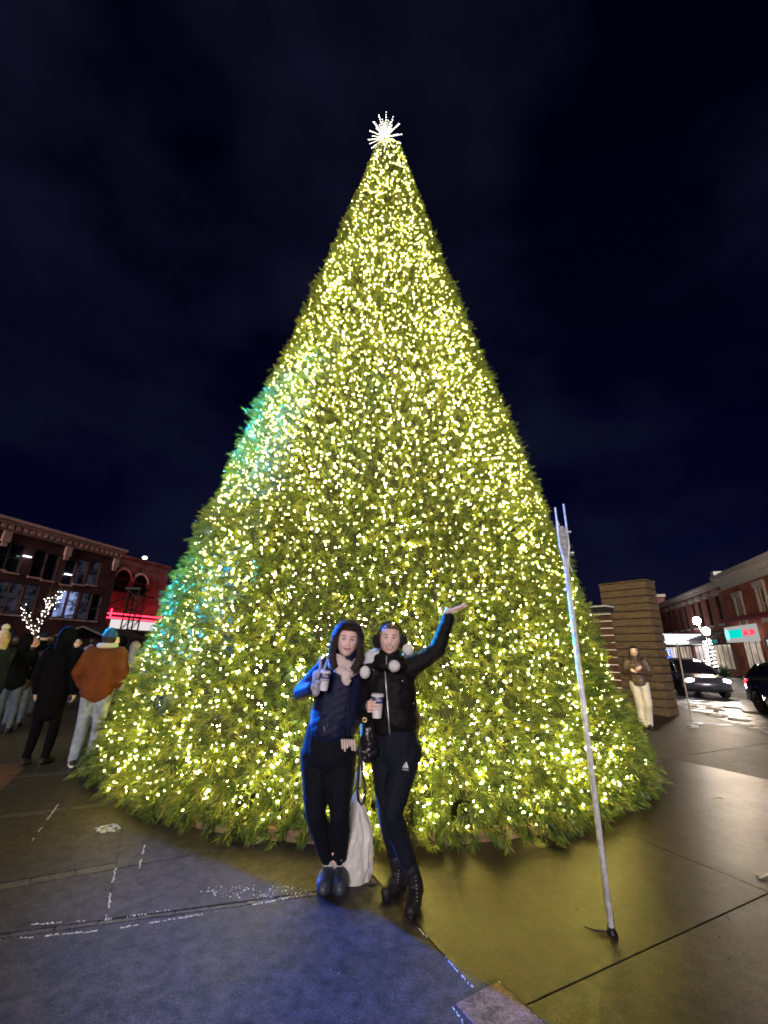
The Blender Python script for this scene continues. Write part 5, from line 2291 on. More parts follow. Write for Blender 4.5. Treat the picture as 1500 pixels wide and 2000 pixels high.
def shoe_mesh(an, toe, w=0.042, h=0.05, sole_h=0.02):
    """upper (remeshed) and sole outline for a low shoe"""
    an, toe = Vector((an.x, an.y, 0)), Vector((toe.x, toe.y, 0))
    d = (toe - an).normalized()
    heel = an - d * 0.055
    up = MB()
    z = sole_h + h * 0.5
    up.cap(heel + Z3 * (sole_h + 0.032), an + Z3 * (sole_h + 0.045), w * 0.82, w * 0.95)
    up.cap(an + Z3 * (sole_h + 0.045), toe - d * 0.05 + Z3 * (sole_h + 0.022), w * 1.0, w * 0.95)
    up.cap(toe - d * 0.09 + Z3 * (sole_h + 0.02), toe - d * 0.035 + Z3 * (sole_h + 0.018), w * 1.08, w * 0.85)
    sd = Vector((-d.y, d.x, 0))
    L = (toe - heel).length + 0.03
    sole = []
    for k in range(28):
        a = 2 * math.pi * k / 28
        t = 0.5 - 0.5 * math.cos(a)
        wd = w * (0.86 + 0.28 * max(0, math.sin(math.pi * min(1, max(0, (t - 0.35) / 0.65)))) - 0.10 * math.exp(-((t - 0.4) / 0.12) ** 2))
        p = heel - d * 0.03 + d * (L + 0.012) * t + sd * math.sin(a) / max(0.35, abs(math.sin(a)) ** 0.35) * wd * (abs(math.sin(a)) ** 0.0 if True else 1)
        if abs(math.sin(a)) < 1e-3:
            p = heel - d * 0.03 + d * (L + 0.012) * t
        sole.append((p.x, p.y))
    return up, sole


def sole_prism(sole, z0, z1):
    s = MB()
    s.prism(sole, z0, z1)
    return s


def lower_flat(me, z):
    for v in me.vertices:
        if v.co.z < z:
            v.co.z = z
    me.update()


def add_shoes(root, J, m_up, m_sole, w=0.042, h=0.05, sole_h=0.022, name='shoe'):
    for s in 'lr':
        up, sole = shoe_mesh(J['an_' + s], J['toe_' + s], w, h, sole_h)
        me = blob(up, 0.010, 3)
        lower_flat(me, sole_h - 0.002)
        o = link(name, me, m_up, root)
        sole_prism(sole, 0.001, sole_h).build('sole', m_sole, o, bevel=0.003)


def bystander(px, py, Y, label, head_px, coat, trs, shoe, facing, opts):
    """a person of the crowd: px,py only locate the feet; facing in degrees (0 looks at the camera, 180 away)"""
    o = opts
    base = Vector((px, py, 0))
    H = head_px
    k = H / 1.72
    rz = math.radians(facing)
    Rm = Matrix.Rotation(rz, 3, 'Z')
    L = lambda x, y, z: base + Rm @ (Vector((x, y, z)) * k)
    lean = o.get('lean', 0.0)
    st = o.get('stance', 0.10)
    J = {'hip_l': L(0.085, 0.0 + lean * 0.3, 0.90), 'hip_r': L(-0.085, lean * 0.3, 0.90),
         'kn_l': L(st + 0.005, -0.02, 0.49), 'kn_r': L(-st - 0.005, -0.02, 0.49),
         'an_l': L(st + 0.01, 0.03, 0.085), 'an_r': L(-st - 0.01, 0.03, 0.085),
         'toe_l': L(st + 0.04, -0.14, 0.03), 'toe_r': L(-st - 0.04, -0.14, 0.03),
         'sh_l': L(0.175, 0.01 + lean, 1.395), 'sh_r': L(-0.175, 0.01 + lean, 1.395),
         'head': L(0, -0.02 + lean * 1.2, 1.60)}
    arms = o.get('arms', 'pocket')
    if arms == 'pocket':
        J.update(el_l=L(0.27, 0.07, 1.13), el_r=L(-0.27, 0.07, 1.13), wr_l=L(0.20, -0.06, 0.95), wr_r=L(-0.20, -0.06, 0.95))
    elif arms == 'phone':
        J.update(el_l=L(0.24, -0.14, 1.20), el_r=L(-0.24, -0.14, 1.20), wr_l=L(0.09, -0.33, 1.40), wr_r=L(-0.09, -0.33, 1.40))
    elif arms == 'fold':
        J.update(el_l=L(0.25, -0.02, 1.13), el_r=L(-0.25, -0.02, 1.13), wr_l=L(0.02, -0.20, 1.17), wr_r=L(-0.04, -0.22, 1.21))
    else:
        J.update(el_l=L(0.24, 0.03, 1.12), el_r=L(-0.24, 0.03, 1.12), wr_l=L(0.24, -0.05, 0.88), wr_r=L(-0.24, -0.05, 0.88))
    if 'pose' in o:
        for key, v in o['pose'].items():
            J[key] = L(*v)
    root = thing('person', base, label, 'person', o.get('group'))
    hd_ = math.radians(facing + o.get('turn', 0))
    Mh = basis(Matrix.Rotation(hd_, 3, 'Z') @ Vector((0, -1, -o.get('nod', 0.0))))
    sk = body_prims(J, k * 0.93)
    parts = [blob(sk, 0.024, 2), head_mb(J['head'], Mh, k * 0.98, HEAD_LO)]
    for s, sg in (('l', 1), ('r', -1)):
        hm = MB()
        d_ = (J['wr_' + s] - J['el_' + s]).normalized()
        palm = (Rm @ Vector((-sg, 0, 0))) if arms != 'fold' else Rm @ Vector((0, 1, 0))
        side = Rm @ Vector((0, -1, 0.2)) if arms != 'fold' else Z3
        hand(hm, J['wr_' + s] + d_ * 0.01, d_, palm, side, 0.95 * k, [(30, 35, 25)] * 4)
        parts.append(blob(hm, 0.0085, 1))
    bo = link('body', join_meshes('body', parts), o.get('skin', M_skin), root)
    if o.get('face'):
        add_face(bo, J['head'], Mh, k * 0.98, teeth=False)
    # legs
    tm = blob(trousers(J, k, **o.get('tk', {})), o.get('vox', 0.015), 3, wrinkle(0.004, 11, px))
    link('trousers', tm, trs, root)
    cm_ = blob(top_coat(J, k, hem=(J['hip_l'] + J['hip_r']) / 2 + Vector((0, 0, o.get('hem', -0.03))), **o.get('ck', {})), o.get('vox', 0.015), 3, o.get('disp') or wrinkle(0.005, 9, py))
    jk = link('coat', cm_, coat, root)
    add_shoes(root, J, shoe, o.get('sole', shoe), 0.043 * k)
    T = lambda x, y, z: J['head'] + Mh @ (Vector((x, y, z)) * k)
    hat = o.get('hat')
    if hat == 'beanie':
        cap_ = hair_cap(J['head'], Mh, k, lambda x, y, z: z > 0.022 + 0.12 * max(0, -y - 0.02) - 0.3 * max(0, y - 0.0) * 0.6, 0.016, 0.002)
        hb = cap_.build('beanie', o['hat_mat'], root, smooth=True)
        r_ = MB()
        r_.tube([T(math.cos(a) * 0.086, math.sin(a) * 0.108 + 0.002, 0.022 - 0.02 * math.sin(a)) for a in np.linspace(0, 2 * math.pi, 28)[:-1]], 0.015 * k, 8, closed=True)
        r_.build('cuff', o['hat_mat'], hb, smooth=True)
        if o.get('pom'):
            r_ = MB()
            r_.ell(T(0, 0.01, 0.165), (0.055 * k,) * 3, n=14)
            me_ = blob(r_, 0.008, 0, wrinkle(0.008, 60))
            link('pompom', me_, o['hat_mat'], hb)
    elif hat == 'hood':
        r_ = MB()
        r_.ell(T(0, 0.022, 0.012), (0.112 * k, 0.130 * k, 0.150 * k), Mh, n=20)
        r_.cap(T(0, 0.06, -0.08), T(0, 0.06, -0.16), 0.10 * k, 0.10 * k)
        me_ = blob(r_, 0.013, 3, wrinkle(0.004, 12))
        Mi = Mh.transposed()
        cut_below(me_, lambda c: (lambda q: (q.y < -0.055 * k and (q.x / (0.085 * k)) ** 2 + ((q.z + 0.01) / (0.125 * k)) ** 2 < 1))(Mi @ (c - J['head'])))
        link('hood', me_, o['hat_mat'], root)
    if o.get('hair'):
        hc = hair_cap(J['head'], Mh, k, lambda x, y, z: (z > 0.055 + 0.25 * max(0, -y - 0.05)) or (y > 0.0 and z > -0.075) or (abs(x) > 0.062 and y > -0.035 and z > -0.05), 0.012)
        ho = hc.build('hair', o['hair'], root, smooth=True)
        if o.get('long'):
            r_ = MB()
            for sx in (-1, 1):
                r_.cap(T(sx * 0.07, 0.0, 0.05), T(sx * 0.085, -0.02, -0.12), 0.026 * k, 0.034 * k)
                r_.cap(T(sx * 0.085, -0.02, -0.12), T(sx * 0.08, -0.08, -0.27), 0.034 * k, 0.014 * k)
            r_.cap(T(0, 0.06, 0.02), T(0, 0.075, -0.2), 0.075 * k, 0.06 * k)
            link('long_hair', blob(r_, 0.010, 3, wrinkle(0.005, 40)), o['hair'], ho)
    return root, J, jk, Mh, k
# ------------------------------------------------------------------ the two women in front
M_puffer = mat('navy puffer nylon', (0.005, 0.008, 0.038), 0.65, spec=0.3, var=0.2, scale=20, bump=0.1, bscale=60)
M_legg = mat('black leggings', (0.004, 0.005, 0.010), 0.85, spec=0.2, bump=0.05, bscale=200)
M_legg2 = mat('dark navy leggings', (0.007, 0.009, 0.018), 0.8, spec=0.2, bump=0.05, bscale=200)
M_blackj = mat('black soft shell', (0.0035, 0.0035, 0.005), 0.7, spec=0.25, bump=0.08, bscale=120)
M_fur = mat('dark brown fur', (0.030, 0.018, 0.013), 0.8, var=0.6, scale=70, bump=0.9, bscale=120)
M_scarf = mat('cream scarf', (0.66, 0.55, 0.53), 0.85, var=0.15, scale=25, bump=0.4, bscale=140)
M_glove = mat('grey knit glove', (0.40, 0.42, 0.48), 0.9, var=0.35, scale=38, bump=0.7, bscale=260)
M_sock = mat('white sock', (0.62, 0.62, 0.62), 0.9, bump=0.4, bscale=200)
M_clog = mat('navy speckled clog', (0.012, 0.018, 0.045), 0.5, var=0.0, scale=90, col2=(0.05, 0.06, 0.085))
M_boot = mat('black suede boot', (0.012, 0.012, 0.016), 0.6, var=0.3, scale=20, bump=0.2, bscale=80)
M_pom = mat('white pompom', (0.80, 0.80, 0.80), 0.9, bump=0.8, bscale=160)
M_zip = mat('silver zip', (0.72, 0.72, 0.72), 0.35, metal=0.7)
M_cupw = mat('white paper cup', (0.78, 0.77, 0.78), 0.5)
M_cupn = mat('navy cup print', (0.05, 0.07, 0.20), 0.5)
M_muff = mat('black faux fur', (0.008, 0.007, 0.008), 0.85, bump=0.9, bscale=150)


def cam_hit(bv, x, y):
    d = ray(x, y).normalized()
    h = bv.ray_cast(CAM, d)
    return (h[0], h[1]) if h[0] is not None else (None, None)


def surf_line(bv, pix, off=0.003):
    out = []
    for x, y in pix:
        p, n = cam_hit(bv, x, y)
        if p is not None:
            if n.dot(p - CAM) > 0:
                n = -n
            out.append(p + n * off)
    return out


def spiky(center, r, n, length, seed, width=0.0035):
    """a ball of short fur strands"""
    rs = random.Random(seed)
    m = MB()
    for k in range(n):
        d = Vector((rs.gauss(0, 1), rs.gauss(0, 1), rs.gauss(0, 1))).normalized()
        u, w = perp(d)
        a = rs.uniform(0, 6.28)
        u = u * math.cos(a) + w * math.sin(a)
        c = Vector(center)
        b = c + Vector((d.x * r[0], d.y * r[1], d.z * r[2])) * 0.86
        t = b + (d + Vector((rs.gauss(0, 0.35), rs.gauss(0, 0.35), rs.gauss(0, 0.35)))).normalized() * length * rs.uniform(0.6, 1.2)
        m.add([b - u * width, b + u * width, t], [(0, 1, 2)])
    return m


def chevron(cx, scale=0.052, amp=0.0045, slope=0.45):
    def f(co, no):
        x = np.abs(co[:, 0] - cx)
        q = (co[:, 2] + slope * x) / scale
        fr = np.abs(q - np.round(q)) * 2          # 0 at the seam
        return (amp * (np.sqrt(np.clip(fr, 0, 1)) - 0.75)).astype(np.float32)
    return f


# ---------------- woman in the navy puffer
Y1 = 3.25
toe_r, toe_l = atz(630, 1752), atz(663, 1752)
J = {'head': at(679, 1253, 3.22), 'sh_r': at(636, 1306, 3.26), 'sh_l': at(712, 1304, 3.30),
     'el_r': at(590, 1352, 3.26), 'wr_r': at(613, 1343, 3.07), 'el_l': at(722, 1378, 3.40), 'wr_l': at(716, 1445, 3.42),
     'hip_r': at(618, 1474, 3.26), 'hip_l': at(666, 1474, 3.26), 'kn_r': at(616, 1588, 3.24), 'kn_l': at(664, 1588, 3.24)}
J['toe_r'] = toe_r + Vector((0.0, 0.02, 0.03))
J['toe_l'] = toe_l + Vector((0.0, 0.02, 0.03))
J['an_r'] = toe_r + Vector((0.012, 0.165, 0.10))
J['an_l'] = toe_l + Vector((-0.012, 0.165, 0.10))
w1 = thing('person', Vector((-0.3, 3.32, 0)), 'woman in a hooded navy puffer jacket making a peace sign with a cup', 'person')
M1 = basis(Vector((0.10, -1, 0.02)), Vector((0.10, 0, 1)))
S1 = 1.0
parts = [blob(body_prims(J, 0.95), 0.018, 3), head_mb(J['head'], M1, S1)]
hm = MB()
hand(hm, J['wr_l'], (0, 0, -1), (-1, 0, 0), (0, -1, 0), 0.9)
parts.append(blob(hm, 0.005, 2))
body1 = link('body', join_meshes('body', parts), M_skin2, w1)
add_face(body1, J['head'], M1, S1, teeth=False)
hair_cap(J['head'], M1, S1, lambda x, y, z: (z > 0.062 + 0.2 * max(0, -y - 0.04)) or (abs(x) > 0.060 + 0.25 * max(0, -0.02 - z) and y > -0.058 and z > -0.06) or (y > 0.02 and z > -0.08), 0.008).build('hair', M_hair_b, w1, smooth=True)
lg = trousers(J, 1.0, hip_r=0.140, thigh=0.106, knee=0.066, ankle=0.042, end=0.86, wide=1.32)
me = blob(lg, 0.010, 4, wrinkle(0.0035, 15, 3))
link('leggings', me, M_legg, w1)
for s in 'lr':
    s_ = MB()
    s_.cap(J['an_' + s] + Z3 * 0.01, J['an_' + s].lerp(J['kn_' + s], 0.22), 0.040, 0.043)
    link('sock', blob(s_, 0.006, 2, wrinkle(0.0015, 50)), M_sock, w1)
# jacket
cx = (J['sh_l'].x + J['sh_r'].x) / 2
hemz = at(645, 1449, 3.2).z
tc_ = top_coat(J, 1.0, hem=Vector((at(645, 1449, 3.27).x, 3.27, hemz + 0.13)), chest_r=0.142, waist_r=0.142, hem_r=0.150, arm=0.074, cuff=0.050, wide=1.30, collar=0.082, cuff_end=0.93)
me = blob(tc_, 0.009, 4, chevron(at(678, 1380, 3.2).x))
flat_hem(me, hemz)
jk1 = link('puffer_jacket', me, M_puffer, w1)
bv1 = bvh_of(me)
z_ = MB()
z_.tube(surf_line(bv1, [(681 - 0.02 * (y - 1300), y) for y in range(1300, 1446, 6)], 0.002), 0.0045, 6)
z_.build('zip', mat('dark zip', (0.05, 0.05, 0.07), 0.4, metal=0.5), jk1)
z_ = MB()
z_.tube(surf_line(bv1, [(641 - 0.05 * (y - 1395), y) for y in range(1395, 1424, 3)], 0.002), 0.0038, 6)
z_.build('pocket_zip', mat('dark pocket zip', (0.09, 0.09, 0.11), 0.4, metal=0.5), jk1)
z_ = MB()
z_.tube(surf_line(bv1, [(634, 1418), (634, 1427)], 0.006), 0.004, 6)
z_.build('zip_pull', M_zip, jk1)
# hood: puffy shell with a fur edge
hC, hs = J['head'], S1
TH = lambda x, y, z: hC + M1 @ Vector((x, y, z))
hd_ = MB()
hd_.ell(TH(0, 0.02, 0.015), (0.128, 0.135, 0.150), M1, n=22)
hd_.cap(TH(0, 0.05, -0.06), TH(0, 0.06, -0.19), 0.125, 0.115, sx=1.05, side=M1 @ Vector((1, 0, 0)))


def hood_disp(co, no):
    q = co[:, 2] * 22 + co[:, 1] * 8
    fr = np.abs(q - np.round(q)) * 2
    return (0.006 * (np.sqrt(np.clip(fr, 0, 1)) - 0.7)).astype(np.float32)


me = blob(hd_, 0.008, 3, hood_disp)
Mi1 = M1.transposed()
cut_below(me, lambda c: (lambda q: q.y < -0.028 and (q.x / 0.098) ** 2 + ((q.z + 0.025) / 0.150) ** 2 < 1)(Mi1 @ (c - hC)))
so = link('hood', me, M_puffer, w1)
so.modifiers.new('thick', 'SOLIDIFY').thickness = 0.014
edge = []
for k in range(41):
    a = math.radians(-58 + 296 * k / 40)
    lowq = max(0, -math.sin(a))
    edge.append(TH(math.cos(a) * (0.096 + 0.03 * lowq), -0.040 + 0.02 * math.sin(a) - 0.075 * lowq, -0.030 + math.sin(a) * (0.150 + 0.05 * lowq)))
fm = MB()
fm.tube(edge, 0.025, 10)
me = blob(fm, 0.007, 1, wrinkle(0.006, 55))
fu_ = link('fur_trim', me, M_fur, so)
rs = random.Random(3)
fm = MB()
for k in range(1500):
    i = rs.random() * 40
    p = edge[int(i)].lerp(edge[int(i) + 1], i % 1)
    d_ = Vector((rs.gauss(0, 1), rs.gauss(0, 1) - 0.5, rs.gauss(0, 1))).normalized()
    u_, _w = perp(d_)
    fm.add([p + d_ * 0.020 - u_ * 0.0025, p + d_ * 0.020 + u_ * 0.0025, p + d_ * rs.uniform(0.034, 0.05)], [(0, 1, 2)])
tag(fm.build('fur_strands', M_fur, so), kind='stuff')
# scarf
sc = MB()
nk = TH(0, 0.015, -0.162)
for q, (rad_, zz, th_) in enumerate(((0.080, 0.012, 0.030), (0.086, -0.030, 0.031))):
    sc.tube([nk + M1 @ Vector((math.cos(a) * rad_, math.sin(a) * rad_ * 0.95 - 0.02 - 0.018 * q * (math.sin(a) < 0), zz + 0.022 * math.sin(a * 2 + q))) for a in np.linspace(0, 2 * math.pi, 26)[:-1]], th_, 10, closed=True)
sc.cap(nk + M1 @ Vector((0.0, -0.10, -0.02)), nk + M1 @ Vector((0.03, -0.135, -0.10)), 0.048, 0.030, sx=0.6, side=M1 @ Vector((0, 1, 0)))
me = blob(sc, 0.007, 2, wrinkle(0.007, 24, 2))
scf = link('scarf', me, M_scarf, w1)
# scarf end below the hem
se = MB()
for k in range(6):
    x_ = 668 + k * 4.8
    se.cap(at(x_, 1446, 3.125), at(x_ + 1, 1461 + 5 * math.sin(k * 1.7), 3.12), 0.0082, 0.0075, n=8)
se.build('scarf_end', M_scarf, w1, smooth=True)
# gloved hand with two fingers up
gm = MB()
wr = J['wr_r']
gd = Vector((0.10, -0.10, 1)).normalized()
hand(gm, at(619, 1338, 3.04), gd, Vector((0.35, -1, 0)), Vector((1, 0.35, 0.1)), 0.98, [(2, 2, 2), (2, 2, 2), (80, 85, 45), (80, 85, 45)], thumb=(55, 45, 30), thick=1.22, fan=[13, -9, -3, -4])
gm.cap(wr, at(618, 1340, 3.05), 0.036, 0.034)
me = blob(gm, 0.0045, 2, wrinkle(0.0012, 90))
link('glove', me, M_glove, w1)
# clogs
for s in 'lr':
    an, toe = J['an_' + s], J['toe_' + s]
    d_ = (Vector((toe.x - an.x, toe.y - an.y, 0))).normalized()
    a0 = Vector((an.x, an.y, 0))
    t0_ = Vector((toe.x, toe.y, 0))
    up = MB()
    up.cap(t0_ - d_ * 0.015 + Z3 * 0.046, t0_ - d_ * 0.10 + Z3 * 0.060, 0.050, 0.054, sx=1.08, side=Vector((-d_.y, d_.x, 0)))
    up.cap(t0_ - d_ * 0.10 + Z3 * 0.058, a0 - d_ * 0.03 + Z3 * 0.045, 0.050, 0.043)
    up.cap(t0_ - d_ * 0.005 + Z3 * 0.034, a0 - d_ * 0.035 + Z3 * 0.032, 0.048, 0.040)
    me = blob(up, 0.006, 3)
    lower_flat(me, 0.022)
    co_ = link('clog', me, M_clog, w1)
    _, sole = shoe_mesh(an, toe, 0.050)
    sole_prism(sole, 0.001, 0.026).build('sole', M_clog, co_, bevel=0.005)
    sb = MB()
    sd_ = Vector((-d_.y, d_.x, 0))
    sb.tube([a0 + sd_ * 0.046 + Z3 * 0.07, a0 - d_ * 0.05 + sd_ * 0.03 + Z3 * 0.085, a0 - d_ * 0.062 + Z3 * 0.088, a0 - d_ * 0.05 - sd_ * 0.03 + Z3 * 0.085, a0 - sd_ * 0.046 + Z3 * 0.07], 0.010, 6)
    sb.build('heel_strap', M_clog, co_, smooth=True)


# ---------------- paper cups
def paper_cup(c, tilt, h, r, label, script):
    ax = Vector(tilt).normalized()
    cu = thing('paper_cup', c - ax * h / 2, label, 'cup')
    b = c - ax * h / 2
    m = MB()
    m.lathe([(r * 0.72, 0), (r * 0.745, 0.004), (r * 0.735, 0.008), (r * 0.98, h * 0.88), (r * 1.0, h * 0.90)], b, 28, axis=ax)
    sl = m.build('sleeve', M_cupw, cu, smooth=True)
    m = MB()
    m.lathe([(r * 1.02, h * 0.885), (r * 1.10, h * 0.895), (r * 1.10, h * 0.925), (r * 0.98, h * 0.94), (r * 0.93, h * 1.0), (r * 0.80, h * 1.0)], b, 28, axis=ax)
    m.build('lid', M_cupw, cu, smooth=True)
    if script:
        f = lambda z: r * (0.735 + (0.245) * (z - 0.008) / (h * 0.88)) * 1.006
        m = MB()
        z0, z1 = h * 0.60, h * 0.875
        m.lathe([(f(z0), z0), (f(z0) + 0.0008, z0 + 0.001), (f(z1) + 0.0008, z1 - 0.001), (f(z1), z1)], b, 28, axis=ax, caps=False)
        m.build('printed_band', M_cupn, sl, smooth=True)
        u = Vector((1, 0, 0))
        u = (u - ax * ax.dot(u)).normalized()
        w_ = ax.cross(u)
        if w_.dot(CAM - c) < 0:
            w_ = -w_

        def cp(sx, z, k=1.0):
            a_ = sx / (r * 0.9)
            return b + ax * z + (u * math.sin(a_) + w_ * math.cos(a_)) * (f(z) * k + 0.0016)
        # looped script lettering on the band, small marks below
        strokes = [[(-0.004, 0.845), (-0.010, 0.80), (-0.008, 0.72), (-0.013, 0.66)], [(-0.015, 0.84), (-0.004, 0.855), (0.006, 0.85)], [(-0.010, 0.76), (-0.001, 0.765)],
                   [(-0.001, 0.70), (0.003, 0.80), (0.005, 0.83), (0.003, 0.74), (0.006, 0.70)], [(0.008, 0.74), (0.011, 0.76), (0.009, 0.70), (0.014, 0.75), (0.014, 0.70)],
                   [(0.017, 0.83), (0.016, 0.70), (0.021, 0.76), (0.018, 0.74), (0.022, 0.70), (0.026, 0.72)]]
        m = MB()
        for s_ in strokes:
            m.tube([cp(x, z * h) for x, z in s_], 0.0013, 5)
        m.build('script', M_cupw, sl)
        m = MB()
        for x, z in ((0.010, 0.46), (0.018, 0.48), (-0.004, 0.44), (0.006, 0.22), (0.006, 0.28), (0.007, 0.32), (0.016, 0.36)):
            m.tube([cp(x, z * h), cp(x + 0.003, (z + 0.045) * h)], 0.0012, 5)
        m.build('marks', M_cupn, sl)
        m = MB()
        z2, z3 = h * 0.50, h * 0.575
        m.lathe([(f(z2), z2), (f(z2) + 0.0006, z2 + 0.001), (f(z3) + 0.0006, z3 - 0.001), (f(z3), z3)], b, 28, axis=ax, caps=False)
        m.build('printed_stripe', mat('grey blue print', (0.30, 0.34, 0.48), 0.5), sl, smooth=True)
    return cu


paper_cup(at(634, 1329, 2.995), (0.05, -0.05, 1), 0.125, 0.036, 'patterned paper cup in the grey gloved hand of the woman in the puffer', True)

# ---------------- woman in the black jacket
tl_, tr_ = atz(801, 1800), atz(748, 1762)
K = {'head': at(762, 1250, 3.16), 'sh_r': at(727, 1316, 3.20), 'sh_l': at(797, 1306, 3.22),
     'el_r': at(709, 1396, 3.33), 'wr_r': at(737, 1378, 2.98) + Vector((-0.070, 0.105, -0.014)), 'el_l': at(853, 1272, 3.25), 'wr_l': at(876, 1205, 3.22),
     'hip_r': at(752, 1470, 3.22), 'hip_l': at(794, 1468, 3.18), 'kn_l': at(765, 1588, 3.08), 'kn_r': at(758, 1592, 3.24)}
K['toe_l'] = tl_ + Vector((0, 0.02, 0.03))
K['toe_r'] = tr_ + Vector((0.01, 0.02, 0.03))
K['an_l'] = tl_ + Vector((0.045, 0.17, 0.11))
K['an_r'] = tr_ + Vector((0.10, 0.13, 0.12))
w2 = thing('person', Vector((0.12, 3.2, 0)), 'smiling woman in a black jacket and earmuffs raising one open hand', 'person')
M2 = basis(Vector((-0.04, -1, 0.03)), Vector((0.03, 0, 1)))
parts = [blob(body_prims(K, 0.92), 0.018, 3), head_mb(K['head'], M2, 0.97)]
hm = MB()           # raised hand, palm up, fingers out to the right
hd2 = Vector((0.72, 0.62, 0.22))
hand(hm, at(880, 1193, 3.21), hd2, Vector((0.0, 0.12, 1)), Vector((-0.2, -1, 0.0)), 0.93, [(3, 6, 5), (4, 7, 5), (6, 9, 6), (8, 10, 8)], spread=5, thumb=(-5, 10, 10))
parts.append(blob(hm, 0.0042, 2))
hm = MB()           # hand round the cup
cupc = at(737, 1378, 2.98)
wp = cupc + Vector((-0.062, 0.072, -0.010))
hand(hm, wp, Vector((0.08, -1, 0.03)), Vector((1, 0.08, 0)), Vector((0, 0, 1)), 0.93, [(46, 42, 24), (48, 42, 24), (50, 42, 24), (54, 42, 24)], spread=6, thumb=(20, 26, 22))
parts.append(blob(hm, 0.0042, 2))
body2 = link('body', join_meshes('body', parts), M_skin, w2)
add_face(body2, K['head'], M2, 0.97, teeth=True)
paper_cup(cupc, (0.02, -0.02, 1), 0.148, 0.041, 'white and navy paper coffee cup held by the woman in black', True)
ha = hair_cap(K['head'], M2, 0.97, lambda x, y, z: (z > 0.066 + 0.35 * max(0, -y - 0.045)) or (abs(x) > 0.064 and y > -0.048 and z > -0.045) or (y > 0.0 and z > -0.08), 0.008)
ha.build('hair', M_hair_l, w2, smooth=True)
# earmuffs
T2 = lambda x, y, z: K['head'] + M2 @ (Vector((x, y, z)) * 0.97)
em = MB()
em.tube([T2(math.cos(a) * 0.094, 0.012, 0.0 + math.sin(a) * 0.135) for a in np.linspace(0, math.pi, 21)], 0.0065, 8)
eo = em.build('earmuff_band', M_muff, w2, smooth=True)
for sx in (-1, 1):
    c = T2(sx * 0.094, 0.008, -0.012)
    em = MB()
    em.ell(c, (0.034, 0.046, 0.050), M2, n=16)
    link('ear_pad', blob(em, 0.007, 1, wrinkle(0.004, 60)), M_muff, eo)
    tag(spiky(c, (0.036, 0.048, 0.052), 420, 0.014, 5 + sx).build('ear_fur', M_muff, eo), kind='stuff')
# leggings
lg = trousers(K, 1.0, hip_r=0.125, thigh=0.100, knee=0.066, ankle=0.046, end=0.97, wide=1.25)
me = blob(lg, 0.010, 4, wrinkle(0.0035, 15, 8))
lo2 = link('leggings', me, M_legg2, w2)
bvl = bvh_of(me)
# three slanted bars and a line of letters on the thigh
pc, pn = cam_hit(bvl, 793, 1497)
if pc is not None:
    if pn.dot(pc - CAM) > 0:
        pn = -pn
    ux = Vector((1, 0, -0.12))
    ux = (ux - pn * pn.dot(ux)).normalized()
    uz = pn.cross(ux)
    if uz.z < 0:
        uz = -uz
    sc_ = 0.0026
    lm_ = MB()
    q = lambda x, z: pc + pn * 0.004 + ux * x * sc_ + uz * z * sc_
    bars = [((-9, -3), (-4.6, -3), (-6.2, 0.6), (-9.6, -1.4)), ((-3.4, -3), (1.0, -3), (-3.4, 5.6), (-6.8, 3.6)), ((2.2, -3), (6.6, -3), (-0.2, 10.4), (-3.6, 8.4))]
    for b_ in bars:
        lm_.plate([q(*p) for p in b_], 0.0012)
    lgo = lm_.build('logo_bars', M_cupw, lo2)
    tm = text_mesh('adidas', 0.017, 0.0005)
    Rm_ = Matrix((ux, uz, pn)).transposed()
    tm.transform(Matrix.Translation(q(-1.2, -6.4)) @ Rm_.to_4x4())
    link('logo_letters', tm, M_cupw, lo2)
# jacket
hemz2 = at(778, 1444, 3.1).z
tc_ = top_coat(K, 1.0, hem=Vector((at(775, 1444, 3.19).x, 3.195, hemz2 + 0.125)), chest_r=0.136, waist_r=0.130, hem_r=0.140, arm=0.066, cuff=0.046, wide=1.30, collar=0.088, cuff_end=0.97)
me = blob(tc_, 0.009, 4, wrinkle(0.0065, 10, 5))
flat_hem(me, hemz2)
jk2 = link('jacket', me, M_blackj, w2)
bv2 = bvh_of(me)
z_ = MB()
zp = surf_line(bv2, [(752 + 0.075 * (y - 1308), y) for y in range(1308, 1440, 6)], 0.003)
z_.tube(zp, 0.0052, 6)
z_.build('zip', M_zip, jk2, smooth=True)
# high collar
cl = MB()
ck_ = K['head'] + Vector((0, 0.015, -0.135))
cl.tube([ck_ + M2 @ Vector((math.cos(a) * 0.086, math.sin(a) * 0.082 - 0.005, 0.004 - 0.012 * (math.sin(a) < -0.5))) for a in np.linspace(0, 2 * math.pi, 26)[:-1]], 0.030, 10, closed=True)
cl.tube([ck_ + M2 @ Vector((math.cos(a) * 0.098, math.sin(a) * 0.094 - 0.005, -0.045)) for a in np.linspace(0, 2 * math.pi, 26)[:-1]], 0.034, 10, closed=True)
mec = blob(cl, 0.008, 3, wrinkle(0.003, 22))
co2 = link('collar', mec, M_blackj, w2)
bvc = bvh_of(mec)
z_ = MB()
zz_ = surf_line(bvc, [(755, y) for y in range(1282, 1302, 4)], 0.003)
if len(zz_) > 1:
    z_.tube(zz_, 0.0042, 6)
    z_.build('collar_zip', M_zip, co2)
for (bx_, by_) in ((786, 1330), (808, 1374), (741, 1300), (730, 1308), (790, 1278)):
    p, n_ = cam_hit(bv2, bx_, by_)
    if p is None:
        p, n_ = cam_hit(bvc, bx_, by_)
    if p is not None:
        s_ = MB()
        s_.ell(p, (0.0055, 0.0055, 0.0055), n=8)
        s_.build('snap_button', M_zip, jk2, smooth=True)
